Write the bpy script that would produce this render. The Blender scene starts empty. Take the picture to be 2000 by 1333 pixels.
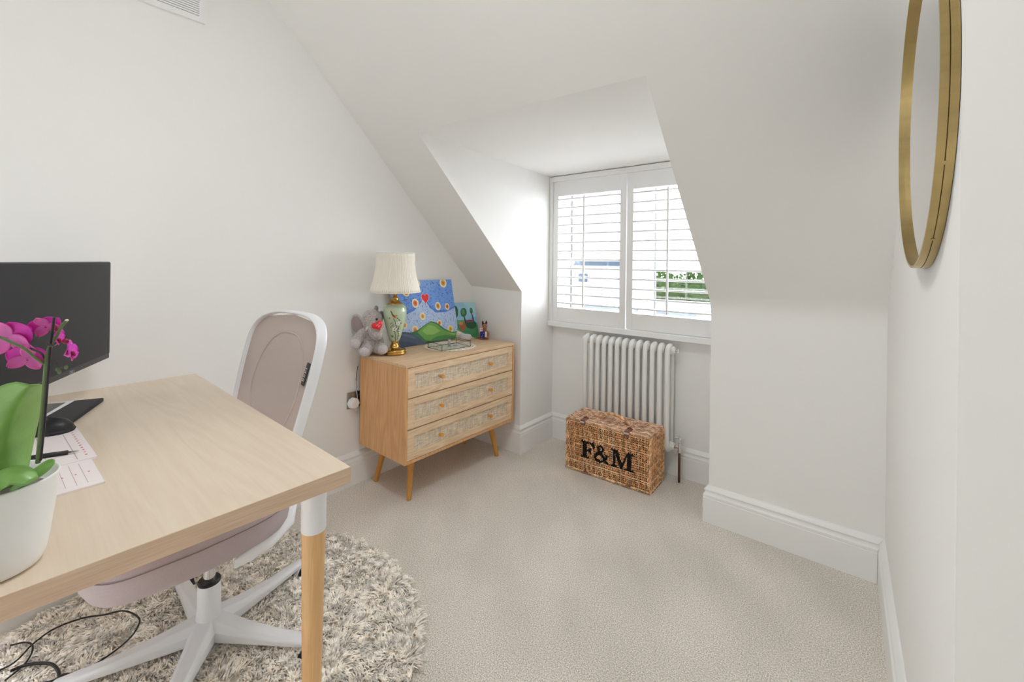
import bpy, bmesh, math, random
from mathutils import Vector, Matrix, noise
random.seed(7)
PI = math.pi
sin, cos = math.sin, math.cos
SC = bpy.context.scene
COL = SC.collection

# ------------------------------------------------------------------ camera
CAMP = Vector((2.1377, -2.1867, 1.2))
CF, CCX, CCY, YAW, ROLL = 855.6, 1000.0, 513.2, -0.6821, 0.0124
Fv = Vector((sin(YAW), cos(YAW), 0.0))
R0 = Vector((cos(YAW), -sin(YAW), 0.0)); U0 = R0.cross(Fv)
Rv = cos(ROLL)*R0 + sin(ROLL)*U0; Uv = -sin(ROLL)*R0 + cos(ROLL)*U0
cd = bpy.data.cameras.new('camera'); cam = bpy.data.objects.new('camera', cd); COL.objects.link(cam)
cam.matrix_world = Matrix(((Rv.x, Uv.x, -Fv.x, CAMP.x), (Rv.y, Uv.y, -Fv.y, CAMP.y), (Rv.z, Uv.z, -Fv.z, CAMP.z), (0, 0, 0, 1)))
cd.sensor_width = 36; cd.lens = CF*36/2000; cd.shift_y = -(666.5-CCY)/2000; cd.clip_start = 0.02
SC.camera = cam
def ray(q): return Fv + Rv*((q[0]-CCX)/CF) + Uv*((CCY-q[1])/CF)
def at(px, py, D): return CAMP + ray((px, py))*D                 # point at forward distance D
def atz(px, py, z): d = ray((px, py)); return CAMP + d*((z-CAMP.z)/d.z)
def atx(px, py, x): d = ray((px, py)); return CAMP + d*((x-CAMP.x)/d.x)

# ------------------------------------------------------------------ world and lights
SC.view_settings.view_transform = 'Standard'; SC.view_settings.look = 'None'
SC.view_settings.gamma = 1.0; SC.view_settings.exposure = 0.21
SC.view_settings.use_curve_mapping = False
w = bpy.data.worlds.new('overcast_sky'); SC.world = w; w.use_nodes = True
nt = w.node_tree; nt.nodes.clear()
out = nt.nodes.new('ShaderNodeOutputWorld'); bg = nt.nodes.new('ShaderNodeBackground')
tc = nt.nodes.new('ShaderNodeTexCoord'); sx = nt.nodes.new('ShaderNodeSeparateXYZ')
mr = nt.nodes.new('ShaderNodeMapRange'); mr.interpolation_type = 'SMOOTHSTEP'
nt.links.new(tc.outputs['Generated'], sx.inputs[0]); nt.links.new(sx.outputs['Y'], mr.inputs['Value'])
WORLD_BACK, WORLD_FRONT = 0.9, 13.8
mr.inputs['From Min'].default_value = -0.3; mr.inputs['From Max'].default_value = 0.5
mr.inputs['To Min'].default_value = WORLD_BACK; mr.inputs['To Max'].default_value = WORLD_FRONT
nt.links.new(mr.outputs[0], bg.inputs['Strength']); bg.inputs['Color'].default_value = (0.915, 0.96, 1.0, 1)
nt.links.new(bg.outputs[0], out.inputs[0])
SC.cycles.max_bounces = 12; SC.cycles.diffuse_bounces = 8; SC.cycles.transparent_max_bounces = 16
SC.cycles.caustics_reflective = False; SC.cycles.caustics_refractive = False
def area(name, loc, size, power, col=(.93, .97, 1), rot=(0, 0, 0)):
    d = bpy.data.lights.new(name, 'AREA'); d.shape = 'DISK'; d.size = size; d.energy = power; d.color = col
    o = bpy.data.objects.new(name, d); COL.objects.link(o); o.location = loc; o.rotation_euler = rot
    return o
# added fill lamps at ceiling height (out of frame, behind and beside the camera)
def spot(loc, power, cone=56, col=(.85, .915, 1)):
    d = bpy.data.lights.new('ceiling_spotlight', 'SPOT'); d.energy = power; d.spot_size = math.radians(cone); d.spot_blend = .6; d.shadow_soft_size = .05; d.color = col
    o = bpy.data.objects.new('ceiling_spotlight', d); COL.objects.link(o); o.location = loc
for p, e in (((0.7, -3.2, 2.58), 290), ((1.4, -3.4, 2.58), 290)): spot(p, e)  # added spots aimed down so the floor bounces fill onto the slopes
LIGHTS = [((1.5, -1.60, 2.585), 0.30, 12.5)]
for p, s, e in LIGHTS: area('ceiling_downlight', p, s, e)  # added disc lamp, fill for the knee walls and carpet

# ------------------------------------------------------------------ materials
def mat(name, col, rough=0.5, metal=0.0, bump=None, var=None, grain=None, emit=None, spec=None, trans=0, alpha=1, sheen=0, sub=0, coat=0):
    m = bpy.data.materials.new(name); m.use_nodes = True; n = m.node_tree; b = n.nodes['Principled BSDF']
    c4 = (*col, 1)
    b.inputs['Base Color'].default_value = c4; b.inputs['Roughness'].default_value = rough; b.inputs['Metallic'].default_value = metal
    if spec is not None: b.inputs['Specular IOR Level'].default_value = spec
    if trans: b.inputs['Transmission Weight'].default_value = trans
    if alpha < 1: b.inputs['Alpha'].default_value = alpha
    if sheen: b.inputs['Sheen Weight'].default_value = sheen
    if coat: b.inputs['Coat Weight'].default_value = coat
    if sub: b.inputs['Subsurface Weight'].default_value = sub; b.inputs['Subsurface Scale'].default_value = 0.01
    t = n.nodes.new('ShaderNodeTexCoord')
    def noise_n(scale, detail=4, sc3=(1, 1, 1), rough_=.6):
        mp = n.nodes.new('ShaderNodeMapping'); mp.inputs['Scale'].default_value = sc3
        n.links.new(t.outputs['Object'], mp.inputs[0])
        x = n.nodes.new('ShaderNodeTexNoise'); x.inputs['Scale'].default_value = scale; x.inputs['Detail'].default_value = detail
        x.inputs['Roughness'].default_value = rough_
        n.links.new(mp.outputs[0], x.inputs['Vector']); return x
    last = None
    if var:  # list of (scale, amount, sc3)
        for (s, a, s3) in var:
            x = noise_n(s, 5, s3)
            r = n.nodes.new('ShaderNodeMapRange'); r.inputs['From Min'].default_value = .3; r.inputs['From Max'].default_value = .7
            r.inputs['To Min'].default_value = 1-a; r.inputs['To Max'].default_value = 1+a
            n.links.new(x.outputs['Fac'], r.inputs[0])
            mx = n.nodes.new('ShaderNodeMix'); mx.data_type = 'RGBA'; mx.blend_type = 'MULTIPLY'; mx.inputs['Factor'].default_value = 1
            if last: n.links.new(last, mx.inputs['A'])
            else: mx.inputs['A'].default_value = c4
            n.links.new(r.outputs[0], mx.inputs['B']); last = mx.outputs['Result']
    if last: n.links.new(last, b.inputs['Base Color'])
    if bump:
        s, st, s3 = bump
        x = noise_n(s, 6, s3); bp = n.nodes.new('ShaderNodeBump'); bp.inputs['Strength'].default_value = st; bp.inputs['Distance'].default_value = .002
        n.links.new(x.outputs['Fac'], bp.inputs['Height']); n.links.new(bp.outputs[0], b.inputs['Normal'])
    return m
def wood(name, col, dark, axis=0, scale=1.0, rough=.45, ring=True, contrast=1.0):
    """grain runs along `axis` of object space; cathedral rings from a distorted wave"""
    m = bpy.data.materials.new(name); m.use_nodes = True; n = m.node_tree; b = n.nodes['Principled BSDF']; L = n.links
    b.inputs['Roughness'].default_value = rough
    t = n.nodes.new('ShaderNodeTexCoord'); mp = n.nodes.new('ShaderNodeMapping'); L.new(t.outputs['Object'], mp.inputs[0])
    s = [9*scale]*3; s[axis] = .9*scale; mp.inputs['Scale'].default_value = s
    n1 = n.nodes.new('ShaderNodeTexNoise'); n1.inputs['Scale'].default_value = 1.1; n1.inputs['Detail'].default_value = 3; L.new(mp.outputs[0], n1.inputs['Vector'])
    ml = n.nodes.new('ShaderNodeMath'); ml.operation = 'MULTIPLY'; ml.inputs[1].default_value = 9; L.new(n1.outputs['Fac'], ml.inputs[0])
    fr = n.nodes.new('ShaderNodeMath'); fr.operation = 'PINGPONG'; fr.inputs[1].default_value = .5; L.new(ml.outputs[0], fr.inputs[0])
    s2 = [260*scale]*3; s2[axis] = 7*scale
    mp2 = n.nodes.new('ShaderNodeMapping'); mp2.inputs['Scale'].default_value = s2; L.new(t.outputs['Object'], mp2.inputs[0])
    n2 = n.nodes.new('ShaderNodeTexNoise'); n2.inputs['Scale'].default_value = 1; n2.inputs['Detail'].default_value = 4; L.new(mp2.outputs[0], n2.inputs['Vector'])
    ad = n.nodes.new('ShaderNodeMath'); ad.operation = 'MULTIPLY_ADD'; L.new(fr.outputs[0], ad.inputs[0]); ad.inputs[1].default_value = 1.1 if ring else .3; L.new(n2.outputs['Fac'], ad.inputs[2])
    mr_ = n.nodes.new('ShaderNodeMapRange'); mr_.inputs['From Min'].default_value = .3; mr_.inputs['From Max'].default_value = 1.15
    mr_.inputs['To Min'].default_value = .5-.5*contrast; mr_.inputs['To Max'].default_value = .5+.5*contrast; L.new(ad.outputs[0], mr_.inputs[0])
    mx = n.nodes.new('ShaderNodeMix'); mx.data_type = 'RGBA'; mx.inputs['A'].default_value = (*dark, 1); mx.inputs['B'].default_value = (*col, 1)
    L.new(mr_.outputs[0], mx.inputs['Factor']); L.new(mx.outputs['Result'], b.inputs['Base Color'])
    bp = n.nodes.new('ShaderNodeBump'); bp.inputs['Strength'].default_value = .15; bp.inputs['Distance'].default_value = .001
    L.new(n2.outputs['Fac'], bp.inputs['Height']); L.new(bp.outputs[0], b.inputs['Normal'])
    return m
def s2l(r, g, b):
    f = lambda c: (c/255/12.92) if c/255 <= .04045 else ((c/255+.055)/1.055)**2.4
    return (f(r), f(g), f(b))
M = {}
M['wall'] = mat('wall_paint', s2l(243, 242, 240), .9, bump=(90, .05, (1, 1, 1)), spec=.2)
M['trim'] = mat('trim_gloss_paint', s2l(243, 243, 242), .35)
M['white'] = mat('white_satin', s2l(240, 240, 240), .4)
M['white_plastic'] = mat('white_plastic', s2l(236, 237, 240), .35)
M['white_enamel'] = mat('white_enamel', s2l(236, 236, 234), .28)
M['desk_top'] = wood('pale_oak_laminate', s2l(230, 213, 192), s2l(220, 201, 178), 0, .8, .38, contrast=.8)
M['desk_edge'] = wood('oak_edge_banding', s2l(234, 208, 180), s2l(204, 174, 146), 1, 1.4, .5, ring=False)
M['bamboo'] = wood('golden_bamboo', s2l(242, 202, 148), s2l(218, 170, 114), 2, 1.6, .45, ring=False)
M['chest_side'] = wood('oak_veneer_vertical', s2l(230, 180, 128), s2l(206, 154, 102), 2, 1.0, .5)
M['chest_top'] = wood('oak_veneer_top', s2l(230, 200, 162), s2l(210, 174, 134), 1, 1.2, .42)
M['chest_front'] = wood('oak_drawer_front', s2l(242, 216, 182), s2l(218, 184, 146), 1, 1.3, .5)
M['chest_leg'] = wood('honey_leg_wood', s2l(222, 164, 84), s2l(198, 136, 58), 2, 1.5, .4, ring=False)
M['knob_wood'] = mat('honey_knob', s2l(226, 160, 74), .3)
M['black_gap'] = mat('dark_recess', (.01, .009, .008), .8)
M['brass'] = mat('antique_brass', s2l(206, 158, 84), .22, 1.0, var=[(14, .12, (1, 1, 1))])
M['mirror_brass'] = mat('brushed_brass', s2l(184, 162, 112), .32, 1.0, var=[(9, .12, (1, 1, 3))])
M['mirror_groove'] = mat('dark_brass_groove', s2l(96, 76, 34), .5, .8)
M['mirror_glass'] = mat('mirror_silver', (.92, .92, .92), .01, 1.0)
M['steel'] = mat('brushed_steel', (.42, .41, .39), .3, 1.0)
M['chrome'] = mat('chrome', (.82, .82, .82), .12, 1.0)
M['copper'] = mat('aged_copper_pipe', s2l(104, 74, 62), .4, .6)
M['black'] = mat('black_plastic', (.012, .012, .014), .42)
M['black_soft'] = mat('black_matte', (.018, .018, .022), .6)
M['screen'] = mat('monitor_screen', (.016, .016, .020), .4, spec=.25)
M['bezel'] = mat('monitor_bezel', (.03, .03, .034), .4)
M['grey_print'] = mat('grey_print', (.45, .45, .46), .5)
M['white_print'] = mat('white_print', (.8, .8, .8), .6)
M['fabric_seat'] = mat('mauve_seat_fabric', s2l(184, 169, 171), .95, bump=(900, .4, (1, 1, 1)), var=[(700, .12, (1, 1, 1))], sheen=.2)
M['stitch'] = mat('seam_thread', s2l(136, 120, 122), .9)
M['mesh'] = mat('taupe_mesh', s2l(190, 172, 164), .9, alpha=.80, var=[(500, .06, (1, 1, 1))])
M['support'] = mat('pale_lumbar_rim', s2l(200, 186, 180), .8)
M['pink_paper'] = mat('pale_pink_paper', s2l(240, 230, 230), .8)
M['red_print'] = mat('red_print', s2l(205, 70, 80), .8)
M['pink_line'] = mat('pink_line_print', s2l(196, 160, 164), .8)
M['pot'] = mat('white_ceramic', s2l(238, 238, 236), .35)
M['soil'] = mat('bark_compost', s2l(120, 112, 110), .95, bump=(60, 1, (1, 1, 1)), var=[(50, .4, (1, 1, 1))])
M['leaf'] = mat('orchid_leaf', s2l(122, 170, 82), .36, var=[(30, .12, (1, 1, 1))], coat=.1)
M['stem'] = mat('orchid_stem', s2l(92, 112, 62), .5, var=[(60, .2, (1, 1, 1))])
M['stem_dark'] = mat('dark_twig', s2l(58, 52, 42), .6)
M['petal'] = mat('magenta_petal', s2l(204, 44, 178), .55, var=[(45, .22, (1, 1, 1))], sub=.15)
M['petal_light'] = mat('pale_pink_petal', s2l(214, 96, 176), .55, var=[(45, .18, (1, 1, 1))], sub=.15)
M['lip'] = mat('crimson_lip', s2l(140, 14, 60), .5)
M['cut'] = mat('cut_stem_tip', s2l(220, 205, 170), .7)
M['plush'] = mat('grey_plush', s2l(182, 174, 172), 1.0, bump=(260, 1.0, (1, 1, 1)), var=[(120, .3, (1, 1, 1)), (30, .15, (1, 1, 1))], sheen=.5)
M['plush_light'] = mat('pale_grey_plush', s2l(206, 198, 200), 1.0, bump=(200, 1.0, (1, 1, 4)), var=[(110, .25, (1, 1, 4))], sheen=.5)
M['ear_lining'] = mat('mauve_ear_lining', s2l(158, 142, 142), .9, sheen=.3)
M['red_satin'] = mat('red_satin', s2l(228, 24, 30), .4, sheen=.3)
M['tusk'] = mat('cream_felt', s2l(222, 214, 200), .9)
M['shade'] = mat('ivory_pleated_fabric', s2l(240, 234, 222), .9, bump=(150, .15, (1, 1, .1)))
M['celadon'] = mat('celadon_glaze', s2l(186, 204, 172), .16, coat=.4, var=[(18, .05, (1, 1, 1))])
M['brown_paint'] = mat('brown_bird_paint', s2l(120, 76, 50), .4)
M['tan_paint'] = mat('tan_bird_paint', s2l(200, 160, 120), .4)
M['dark_paint'] = mat('dark_branch_paint', s2l(46, 48, 42), .4)
M['petal_paint'] = mat('white_blossom_paint', s2l(226, 230, 220), .4)
M['canvas_edge'] = mat('canvas_edge', s2l(226, 224, 220), .8)
M['lace'] = mat('cream_crochet', s2l(236, 226, 214), .95)
M['glass'] = None
def glass(name, tint=(1, 1, 1), refl=.06):
    m = bpy.data.materials.new(name); m.use_nodes = True; n = m.node_tree; n.nodes.clear()
    o = n.nodes.new('ShaderNodeOutputMaterial'); tr = n.nodes.new('ShaderNodeBsdfTransparent'); tr.inputs[0].default_value = (*tint, 1)
    g = n.nodes.new('ShaderNodeBsdfGlossy'); g.inputs['Roughness'].default_value = .02
    mx = n.nodes.new('ShaderNodeMixShader'); mx.inputs[0].default_value = refl; n.links.new(tr.outputs[0], mx.inputs[1]); n.links.new(g.outputs[0], mx.inputs[2]); n.links.new(mx.outputs[0], o.inputs[0]); return m
    fz = n.nodes.new('ShaderNodeLayerWeight'); fz.inputs[0].default_value = .12
    mx = n.nodes.new('ShaderNodeMixShader'); n.links.new(fz.outputs['Fresnel'], mx.inputs[0]); n.links.new(tr.outputs[0], mx.inputs[1]); n.links.new(g.outputs[0], mx.inputs[2]); n.links.new(mx.outputs[0], o.inputs[0])
    return m
M['glass'] = glass('clear_glass'); M['tray_glass'] = glass('pale_green_glass', (.97, .99, .98))
M['crystal'] = mat('crystal', (.9, .9, .92), .05, trans=.6)
M['speaker'] = mat('pale_grey_knit', s2l(206, 200, 200), .9, bump=(900, .5, (1, 1, 1)))
M['roo'] = mat('brown_plush', s2l(158, 104, 70), 1, bump=(300, 1, (1, 1, 1)), var=[(120, .25, (1, 1, 1))], sheen=.4)
M['roo_dark'] = mat('dark_brown_plush', s2l(88, 50, 36), 1, bump=(300, 1, (1, 1, 1)))
M['blue_flag'] = mat('navy_flag', s2l(28, 34, 130), .6)
M['leather'] = mat('brown_leather_strap', s2l(132, 84, 66), .5)
M['ink'] = mat('black_stencil_paint', (.012, .012, .014), .8)
def wicker(name, c1, c2, c3):
    m = bpy.data.materials.new(name); m.use_nodes = True; n = m.node_tree; b = n.nodes['Principled BSDF']; b.inputs['Roughness'].default_value = .6
    g = n.nodes.new('ShaderNodeNewGeometry'); r = n.nodes.new('ShaderNodeValToRGB')
    r.color_ramp.elements[0].color = (*c1, 1); r.color_ramp.elements[1].color = (*c3, 1); e = r.color_ramp.elements.new(.5); e.color = (*c2, 1)
    n.links.new(g.outputs['Random Per Island'], r.inputs[0])
    t = n.nodes.new('ShaderNodeTexCoord'); x = n.nodes.new('ShaderNodeTexNoise'); x.inputs['Scale'].default_value = 45; n.links.new(t.outputs['Object'], x.inputs['Vector'])
    mr_ = n.nodes.new('ShaderNodeMapRange'); mr_.inputs['From Min'].default_value = .35; mr_.inputs['From Max'].default_value = .65; mr_.inputs['To Min'].default_value = .65; mr_.inputs['To Max'].default_value = 1.3
    n.links.new(x.outputs['Fac'], mr_.inputs[0])
    mx = n.nodes.new('ShaderNodeMix'); mx.data_type = 'RGBA'; mx.blend_type = 'MULTIPLY'; mx.inputs['Factor'].default_value = 1
    n.links.new(r.outputs[0], mx.inputs['A']); n.links.new(mr_.outputs[0], mx.inputs['B']); n.links.new(mx.outputs['Result'], b.inputs['Base Color'])
    return m
M['wicker'] = wicker('willow_wicker', s2l(210, 150, 102), s2l(238, 186, 136), s2l(252, 226, 188))
M['wicker_top'] = wicker('willow_wicker_lid', s2l(200, 150, 120), s2l(226, 186, 156), s2l(242, 212, 184))
M['pile'] = wicker('cream_shag_yarn', s2l(238, 230, 216), s2l(246, 240, 230), s2l(252, 249, 243))
M['pile_base'] = mat('shag_backing', s2l(225, 218, 206), 1)

def carpet():
    m = bpy.data.materials.new('beige_twist_carpet'); m.use_nodes = True; n = m.node_tree; b = n.nodes['Principled BSDF']; L = n.links
    b.inputs['Roughness'].default_value = 1; b.inputs['Specular IOR Level'].default_value = .1; b.inputs['Sheen Weight'].default_value = .15
    t = n.nodes.new('ShaderNodeTexCoord')
    x = n.nodes.new('ShaderNodeTexNoise'); x.inputs['Scale'].default_value = 250; x.inputs['Detail'].default_value = 3; x.inputs['Roughness'].default_value = .7; L.new(t.outputs['Object'], x.inputs['Vector'])
    # vacuum strokes: wide soft streaks fanning roughly towards the window
    mp0 = n.nodes.new('ShaderNodeMapping'); mp0.inputs['Rotation'].default_value = (0, 0, -2.25); L.new(t.outputs['Object'], mp0.inputs[0])
    mp = n.nodes.new('ShaderNodeMapping'); mp.inputs['Scale'].default_value = (1.5, 4.2, 1); L.new(mp0.outputs[0], mp.inputs[0])
    y = n.nodes.new('ShaderNodeTexNoise'); y.inputs['Scale'].default_value = 1.4; y.inputs['Detail'].default_value = 3; L.new(mp.outputs[0], y.inputs['Vector'])
    z = n.nodes.new('ShaderNodeTexNoise'); z.inputs['Scale'].default_value = 2.3; z.inputs['Detail'].default_value = 2; L.new(t.outputs['Object'], z.inputs['Vector'])
    def mrn(src, a, b_, lo, hi):
        r = n.nodes.new('ShaderNodeMapRange'); r.inputs['From Min'].default_value = a; r.inputs['From Max'].default_value = b_; r.inputs['To Min'].default_value = lo; r.inputs['To Max'].default_value = hi; L.new(src, r.inputs[0]); return r.outputs[0]
    a = mrn(x.outputs['Fac'], .34, .66, .5, 1.42); c = mrn(y.outputs['Fac'], .35, .65, .95, 1.045); d = mrn(z.outputs['Fac'], .35, .65, .95, 1.05)
    m1 = n.nodes.new('ShaderNodeMath'); m1.operation = 'MULTIPLY'; L.new(a, m1.inputs[0]); L.new(c, m1.inputs[1])
    m2 = n.nodes.new('ShaderNodeMath'); m2.operation = 'MULTIPLY'; L.new(m1.outputs[0], m2.inputs[0]); L.new(d, m2.inputs[1])
    mx = n.nodes.new('ShaderNodeMix'); mx.data_type = 'RGBA'; mx.blend_type = 'MULTIPLY'; mx.inputs['Factor'].default_value = 1; mx.inputs['A'].default_value = (*s2l(224, 218, 208), 1)
    L.new(m2.outputs[0], mx.inputs['B']); L.new(mx.outputs['Result'], b.inputs['Base Color'])
    bp = n.nodes.new('ShaderNodeBump'); bp.inputs['Strength'].default_value = .35; bp.inputs['Distance'].default_value = .002; L.new(x.outputs['Fac'], bp.inputs['Height']); L.new(bp.outputs[0], b.inputs['Normal'])
    return m
M['carpet'] = carpet()
def cane():
    m = bpy.data.materials.new('woven_cane'); m.use_nodes = True; n = m.node_tree; b = n.nodes['Principled BSDF']; L = n.links; b.inputs['Roughness'].default_value = .8
    t = n.nodes.new('ShaderNodeTexCoord'); sp = n.nodes.new('ShaderNodeSeparateXYZ'); L.new(t.outputs['Object'], sp.inputs[0])
    def wv(out, fr):
        q = n.nodes.new('ShaderNodeMath'); q.operation = 'MULTIPLY'; q.inputs[1].default_value = fr; L.new(sp.outputs[out], q.inputs[0])
        s = n.nodes.new('ShaderNodeMath'); s.operation = 'SINE'; L.new(q.outputs[0], s.inputs[0]); return s.outputs[0]
    mm = n.nodes.new('ShaderNodeMath'); mm.operation = 'MAXIMUM'; L.new(wv('Y', 1700), mm.inputs[0]); L.new(wv('Z', 1700), mm.inputs[1])
    x = n.nodes.new('ShaderNodeTexNoise'); x.inputs['Scale'].default_value = 1
    mp = n.nodes.new('ShaderNodeMapping'); mp.inputs['Scale'].default_value = (60, 260, 25); L.new(t.outputs['Object'], mp.inputs[0]); L.new(mp.outputs[0], x.inputs['Vector'])
    x2 = n.nodes.new('ShaderNodeTexNoise'); x2.inputs['Scale'].default_value = 1
    mp2 = n.nodes.new('ShaderNodeMapping'); mp2.inputs['Scale'].default_value = (60, 25, 260); L.new(t.outputs['Object'], mp2.inputs[0]); L.new(mp2.outputs[0], x2.inputs['Vector'])
    ad = n.nodes.new('ShaderNodeMath'); ad.operation = 'ADD'; L.new(x.outputs['Fac'], ad.inputs[0]); L.new(x2.outputs['Fac'], ad.inputs[1])
    r1 = n.nodes.new('ShaderNodeMapRange'); r1.inputs['From Min'].default_value = .7; r1.inputs['From Max'].default_value = 1.3; r1.inputs['To Min'].default_value = .62; r1.inputs['To Max'].default_value = 1.22; L.new(ad.outputs[0], r1.inputs[0])
    r2 = n.nodes.new('ShaderNodeMapRange'); r2.inputs['From Min'].default_value = -.6; r2.inputs['From Max'].default_value = .5; r2.inputs['To Min'].default_value = .45; r2.inputs['To Max'].default_value = 1; L.new(mm.outputs[0], r2.inputs[0])
    mu = n.nodes.new('ShaderNodeMath'); mu.operation = 'MULTIPLY'; L.new(r1.outputs[0], mu.inputs[0]); L.new(r2.outputs[0], mu.inputs[1])
    mx = n.nodes.new('ShaderNodeMix'); mx.data_type = 'RGBA'; mx.blend_type = 'MULTIPLY'; mx.inputs['Factor'].default_value = 1; mx.inputs['A'].default_value = (*s2l(240, 222, 196), 1)
    L.new(mu.outputs[0], mx.inputs['B']); L.new(mx.outputs['Result'], b.inputs['Base Color'])
    return m
M['cane'] = cane()

# ------------------------------------------------------------------ mesh helpers
class MB:
    def __init__(s): s.v = []; s.f = []; s.m = []; s.mats = []; s.cur = 0; s.T = None
    def use(s, m):
        if m not in s.mats: s.mats.append(m)
        s.cur = s.mats.index(m); return s
    def addv(s, pts):
        b = len(s.v)
        for p in pts:
            p = Vector(p); s.v.append(tuple(s.T @ p if s.T is not None else p))
        return b
    def addf(s, fs, b=0):
        for f in fs: s.f.append(tuple(i+b for i in f)); s.m.append(s.cur)
    def box(s, lo, hi):
        x0, y0, z0 = lo; x1, y1, z1 = hi
        b = s.addv([(x0, y0, z0), (x1, y0, z0), (x1, y1, z0), (x0, y1, z0), (x0, y0, z1), (x1, y0, z1), (x1, y1, z1), (x0, y1, z1)])
        s.addf([(0, 3, 2, 1), (4, 5, 6, 7), (0, 1, 5, 4), (1, 2, 6, 5), (2, 3, 7, 6), (3, 0, 4, 7)], b); return s
    def hexa(s, c):  # 8 corners bottom ring 4, top ring 4
        b = s.addv(c); s.addf([(0, 3, 2, 1), (4, 5, 6, 7), (0, 1, 5, 4), (1, 2, 6, 5), (2, 3, 7, 6), (3, 0, 4, 7)], b); return s
    def lathe(s, prof, n=32, c=(0, 0, 0), cap=True, rfun=None):
        b0 = len(s.v)
        for (r, z) in prof:
            pts = []
            for i in range(n):
                a = 2*PI*i/n; rr = r*(rfun(a, z) if rfun else 1)
                pts.append((c[0]+rr*cos(a), c[1]+rr*sin(a), c[2]+z))
            s.addv(pts)
        for k in range(len(prof)-1):
            for i in range(n):
                j = (i+1) % n; s.addf([(b0+k*n+i, b0+k*n+j, b0+(k+1)*n+j, b0+(k+1)*n+i)])
        if cap: s.addf([tuple(b0+i for i in reversed(range(n))), tuple(b0+(len(prof)-1)*n+i for i in range(n))])
        return s
    def tube(s, path, r, n=8, cap=True, flat=None, up=None, closed=False):
        """swept tube; r number or list; flat=(a,b) ellipse scale with up vector"""
        P = [Vector(p) for p in path]; k = len(P); b0 = len(s.v)
        R = r if isinstance(r, (list, tuple)) else [r]*k
        prevn = None
        for i in range(k):
            if closed: t = P[(i+1) % k]-P[i-1]
            else: t = P[min(i+1, k-1)]-P[max(i-1, 0)]
            t = t.normalized() if t.length > 1e-9 else Vector((0, 0, 1))
            if up is not None: nn = Vector(up) - t*t.dot(Vector(up))
            elif prevn is None:
                nn = Vector((0, 0, 1)) if abs(t.z) < .9 else Vector((1, 0, 0)); nn = nn - t*t.dot(nn)
            else: nn = prevn - t*t.dot(prevn)
            nn = nn.normalized() if nn.length > 1e-6 else Vector((1, 0, 0)); prevn = nn; bb = t.cross(nn)
            fa, fb = flat or (1, 1)
            s.addv([P[i]+(nn*cos(2*PI*j/n)*fa+bb*sin(2*PI*j/n)*fb)*R[i] for j in range(n)])
        for i in range(k if closed else k-1):
            i2 = (i+1) % k
            for j in range(n):
                l = (j+1) % n; s.addf([(b0+i*n+j, b0+i*n+l, b0+i2*n+l, b0+i2*n+j)])
        if cap and not closed: s.addf([tuple(b0+j for j in reversed(range(n))), tuple(b0+(k-1)*n+j for j in range(n))])
        return s
    def cyl(s, a, b, r, n=16, r2=None): return s.tube([a, b], [r, r if r2 is None else r2], n)
    def ball(s, c, r, n=14, m=9):
        rx, ry, rz = r if isinstance(r, (tuple, list)) else (r, r, r); c = Vector(c); b0 = len(s.v)
        for k in range(1, m):
            t = PI*k/m; s.addv([c+Vector((rx*sin(t)*cos(2*PI*i/n), ry*sin(t)*sin(2*PI*i/n), rz*cos(t))) for i in range(n)])
        top = s.addv([c+Vector((0, 0, rz))]); bot = s.addv([c-Vector((0, 0, rz))])
        for k in range(m-2):
            for i in range(n): j = (i+1) % n; s.addf([(b0+k*n+i, b0+(k+1)*n+i, b0+(k+1)*n+j, b0+k*n+j)])
        for i in range(n):
            j = (i+1) % n; s.addf([(top, b0+i, b0+j), (bot, b0+(m-2)*n+j, b0+(m-2)*n+i)])
        return s
    def prism(s, poly, O, X, Y, h):
        """polygon in plane (O + x*X + y*Y) extruded by vector h"""
        O, X, Y, h = Vector(O), Vector(X), Vector(Y), Vector(h); n = len(poly)
        if X.cross(Y).dot(h) < 0: poly = poly[::-1]
        b = s.addv([O+X*p[0]+Y*p[1] for p in poly]+[O+X*p[0]+Y*p[1]+h for p in poly])
        s.addf([tuple(reversed(range(n))), tuple(range(n, 2*n))]+[(i, (i+1) % n, n+(i+1) % n, n+i) for i in range(n)], b); return s
    def grid(s, fn, nu, nv):
        b = s.addv([fn(i/nu, j/nv) for j in range(nv+1) for i in range(nu+1)])
        s.addf([(b+j*(nu+1)+i, b+j*(nu+1)+i+1, b+(j+1)*(nu+1)+i+1, b+(j+1)*(nu+1)+i) for j in range(nv) for i in range(nu)]); return s
    def quad(s, pts): b = s.addv(pts); s.addf([tuple(range(len(pts)))], b); return s
    def build(s, name, m=None, parent=None, smooth=False, bevel=0, seg=2, sub=0, solid=0, auto=False):
        me = bpy.data.meshes.new(name); me.from_pydata(s.v, [], s.f)
        mats = s.mats or [m]
        for x in mats: me.materials.append(x)
        if s.mats: me.polygons.foreach_set('material_index', s.m)
        o = bpy.data.objects.new(name, me); COL.objects.link(o)
        me.validate(); me.update()
        if smooth: me.polygons.foreach_set('use_smooth', [True]*len(me.polygons))
        if auto:
            me.polygons.foreach_set('use_smooth', [True]*len(me.polygons)); me.set_sharp_from_angle(angle=math.radians(35))
        if solid: q = o.modifiers.new('solid', 'SOLIDIFY'); q.thickness = solid; q.offset = 0
        if bevel: q = o.modifiers.new('bevel', 'BEVEL'); q.width = bevel; q.segments = seg; q.limit_method = 'ANGLE'; q.angle_limit = math.radians(40)
        if sub: q = o.modifiers.new('sub', 'SUBSURF'); q.levels = sub; q.render_levels = sub
        if parent is not None: put(o, parent)
        return o
def put(o, parent):
    o.parent = parent; o.matrix_parent_inverse = parent.matrix_basis.inverted() if parent.type != 'EMPTY' else Matrix.Identity(4)
    return o
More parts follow.
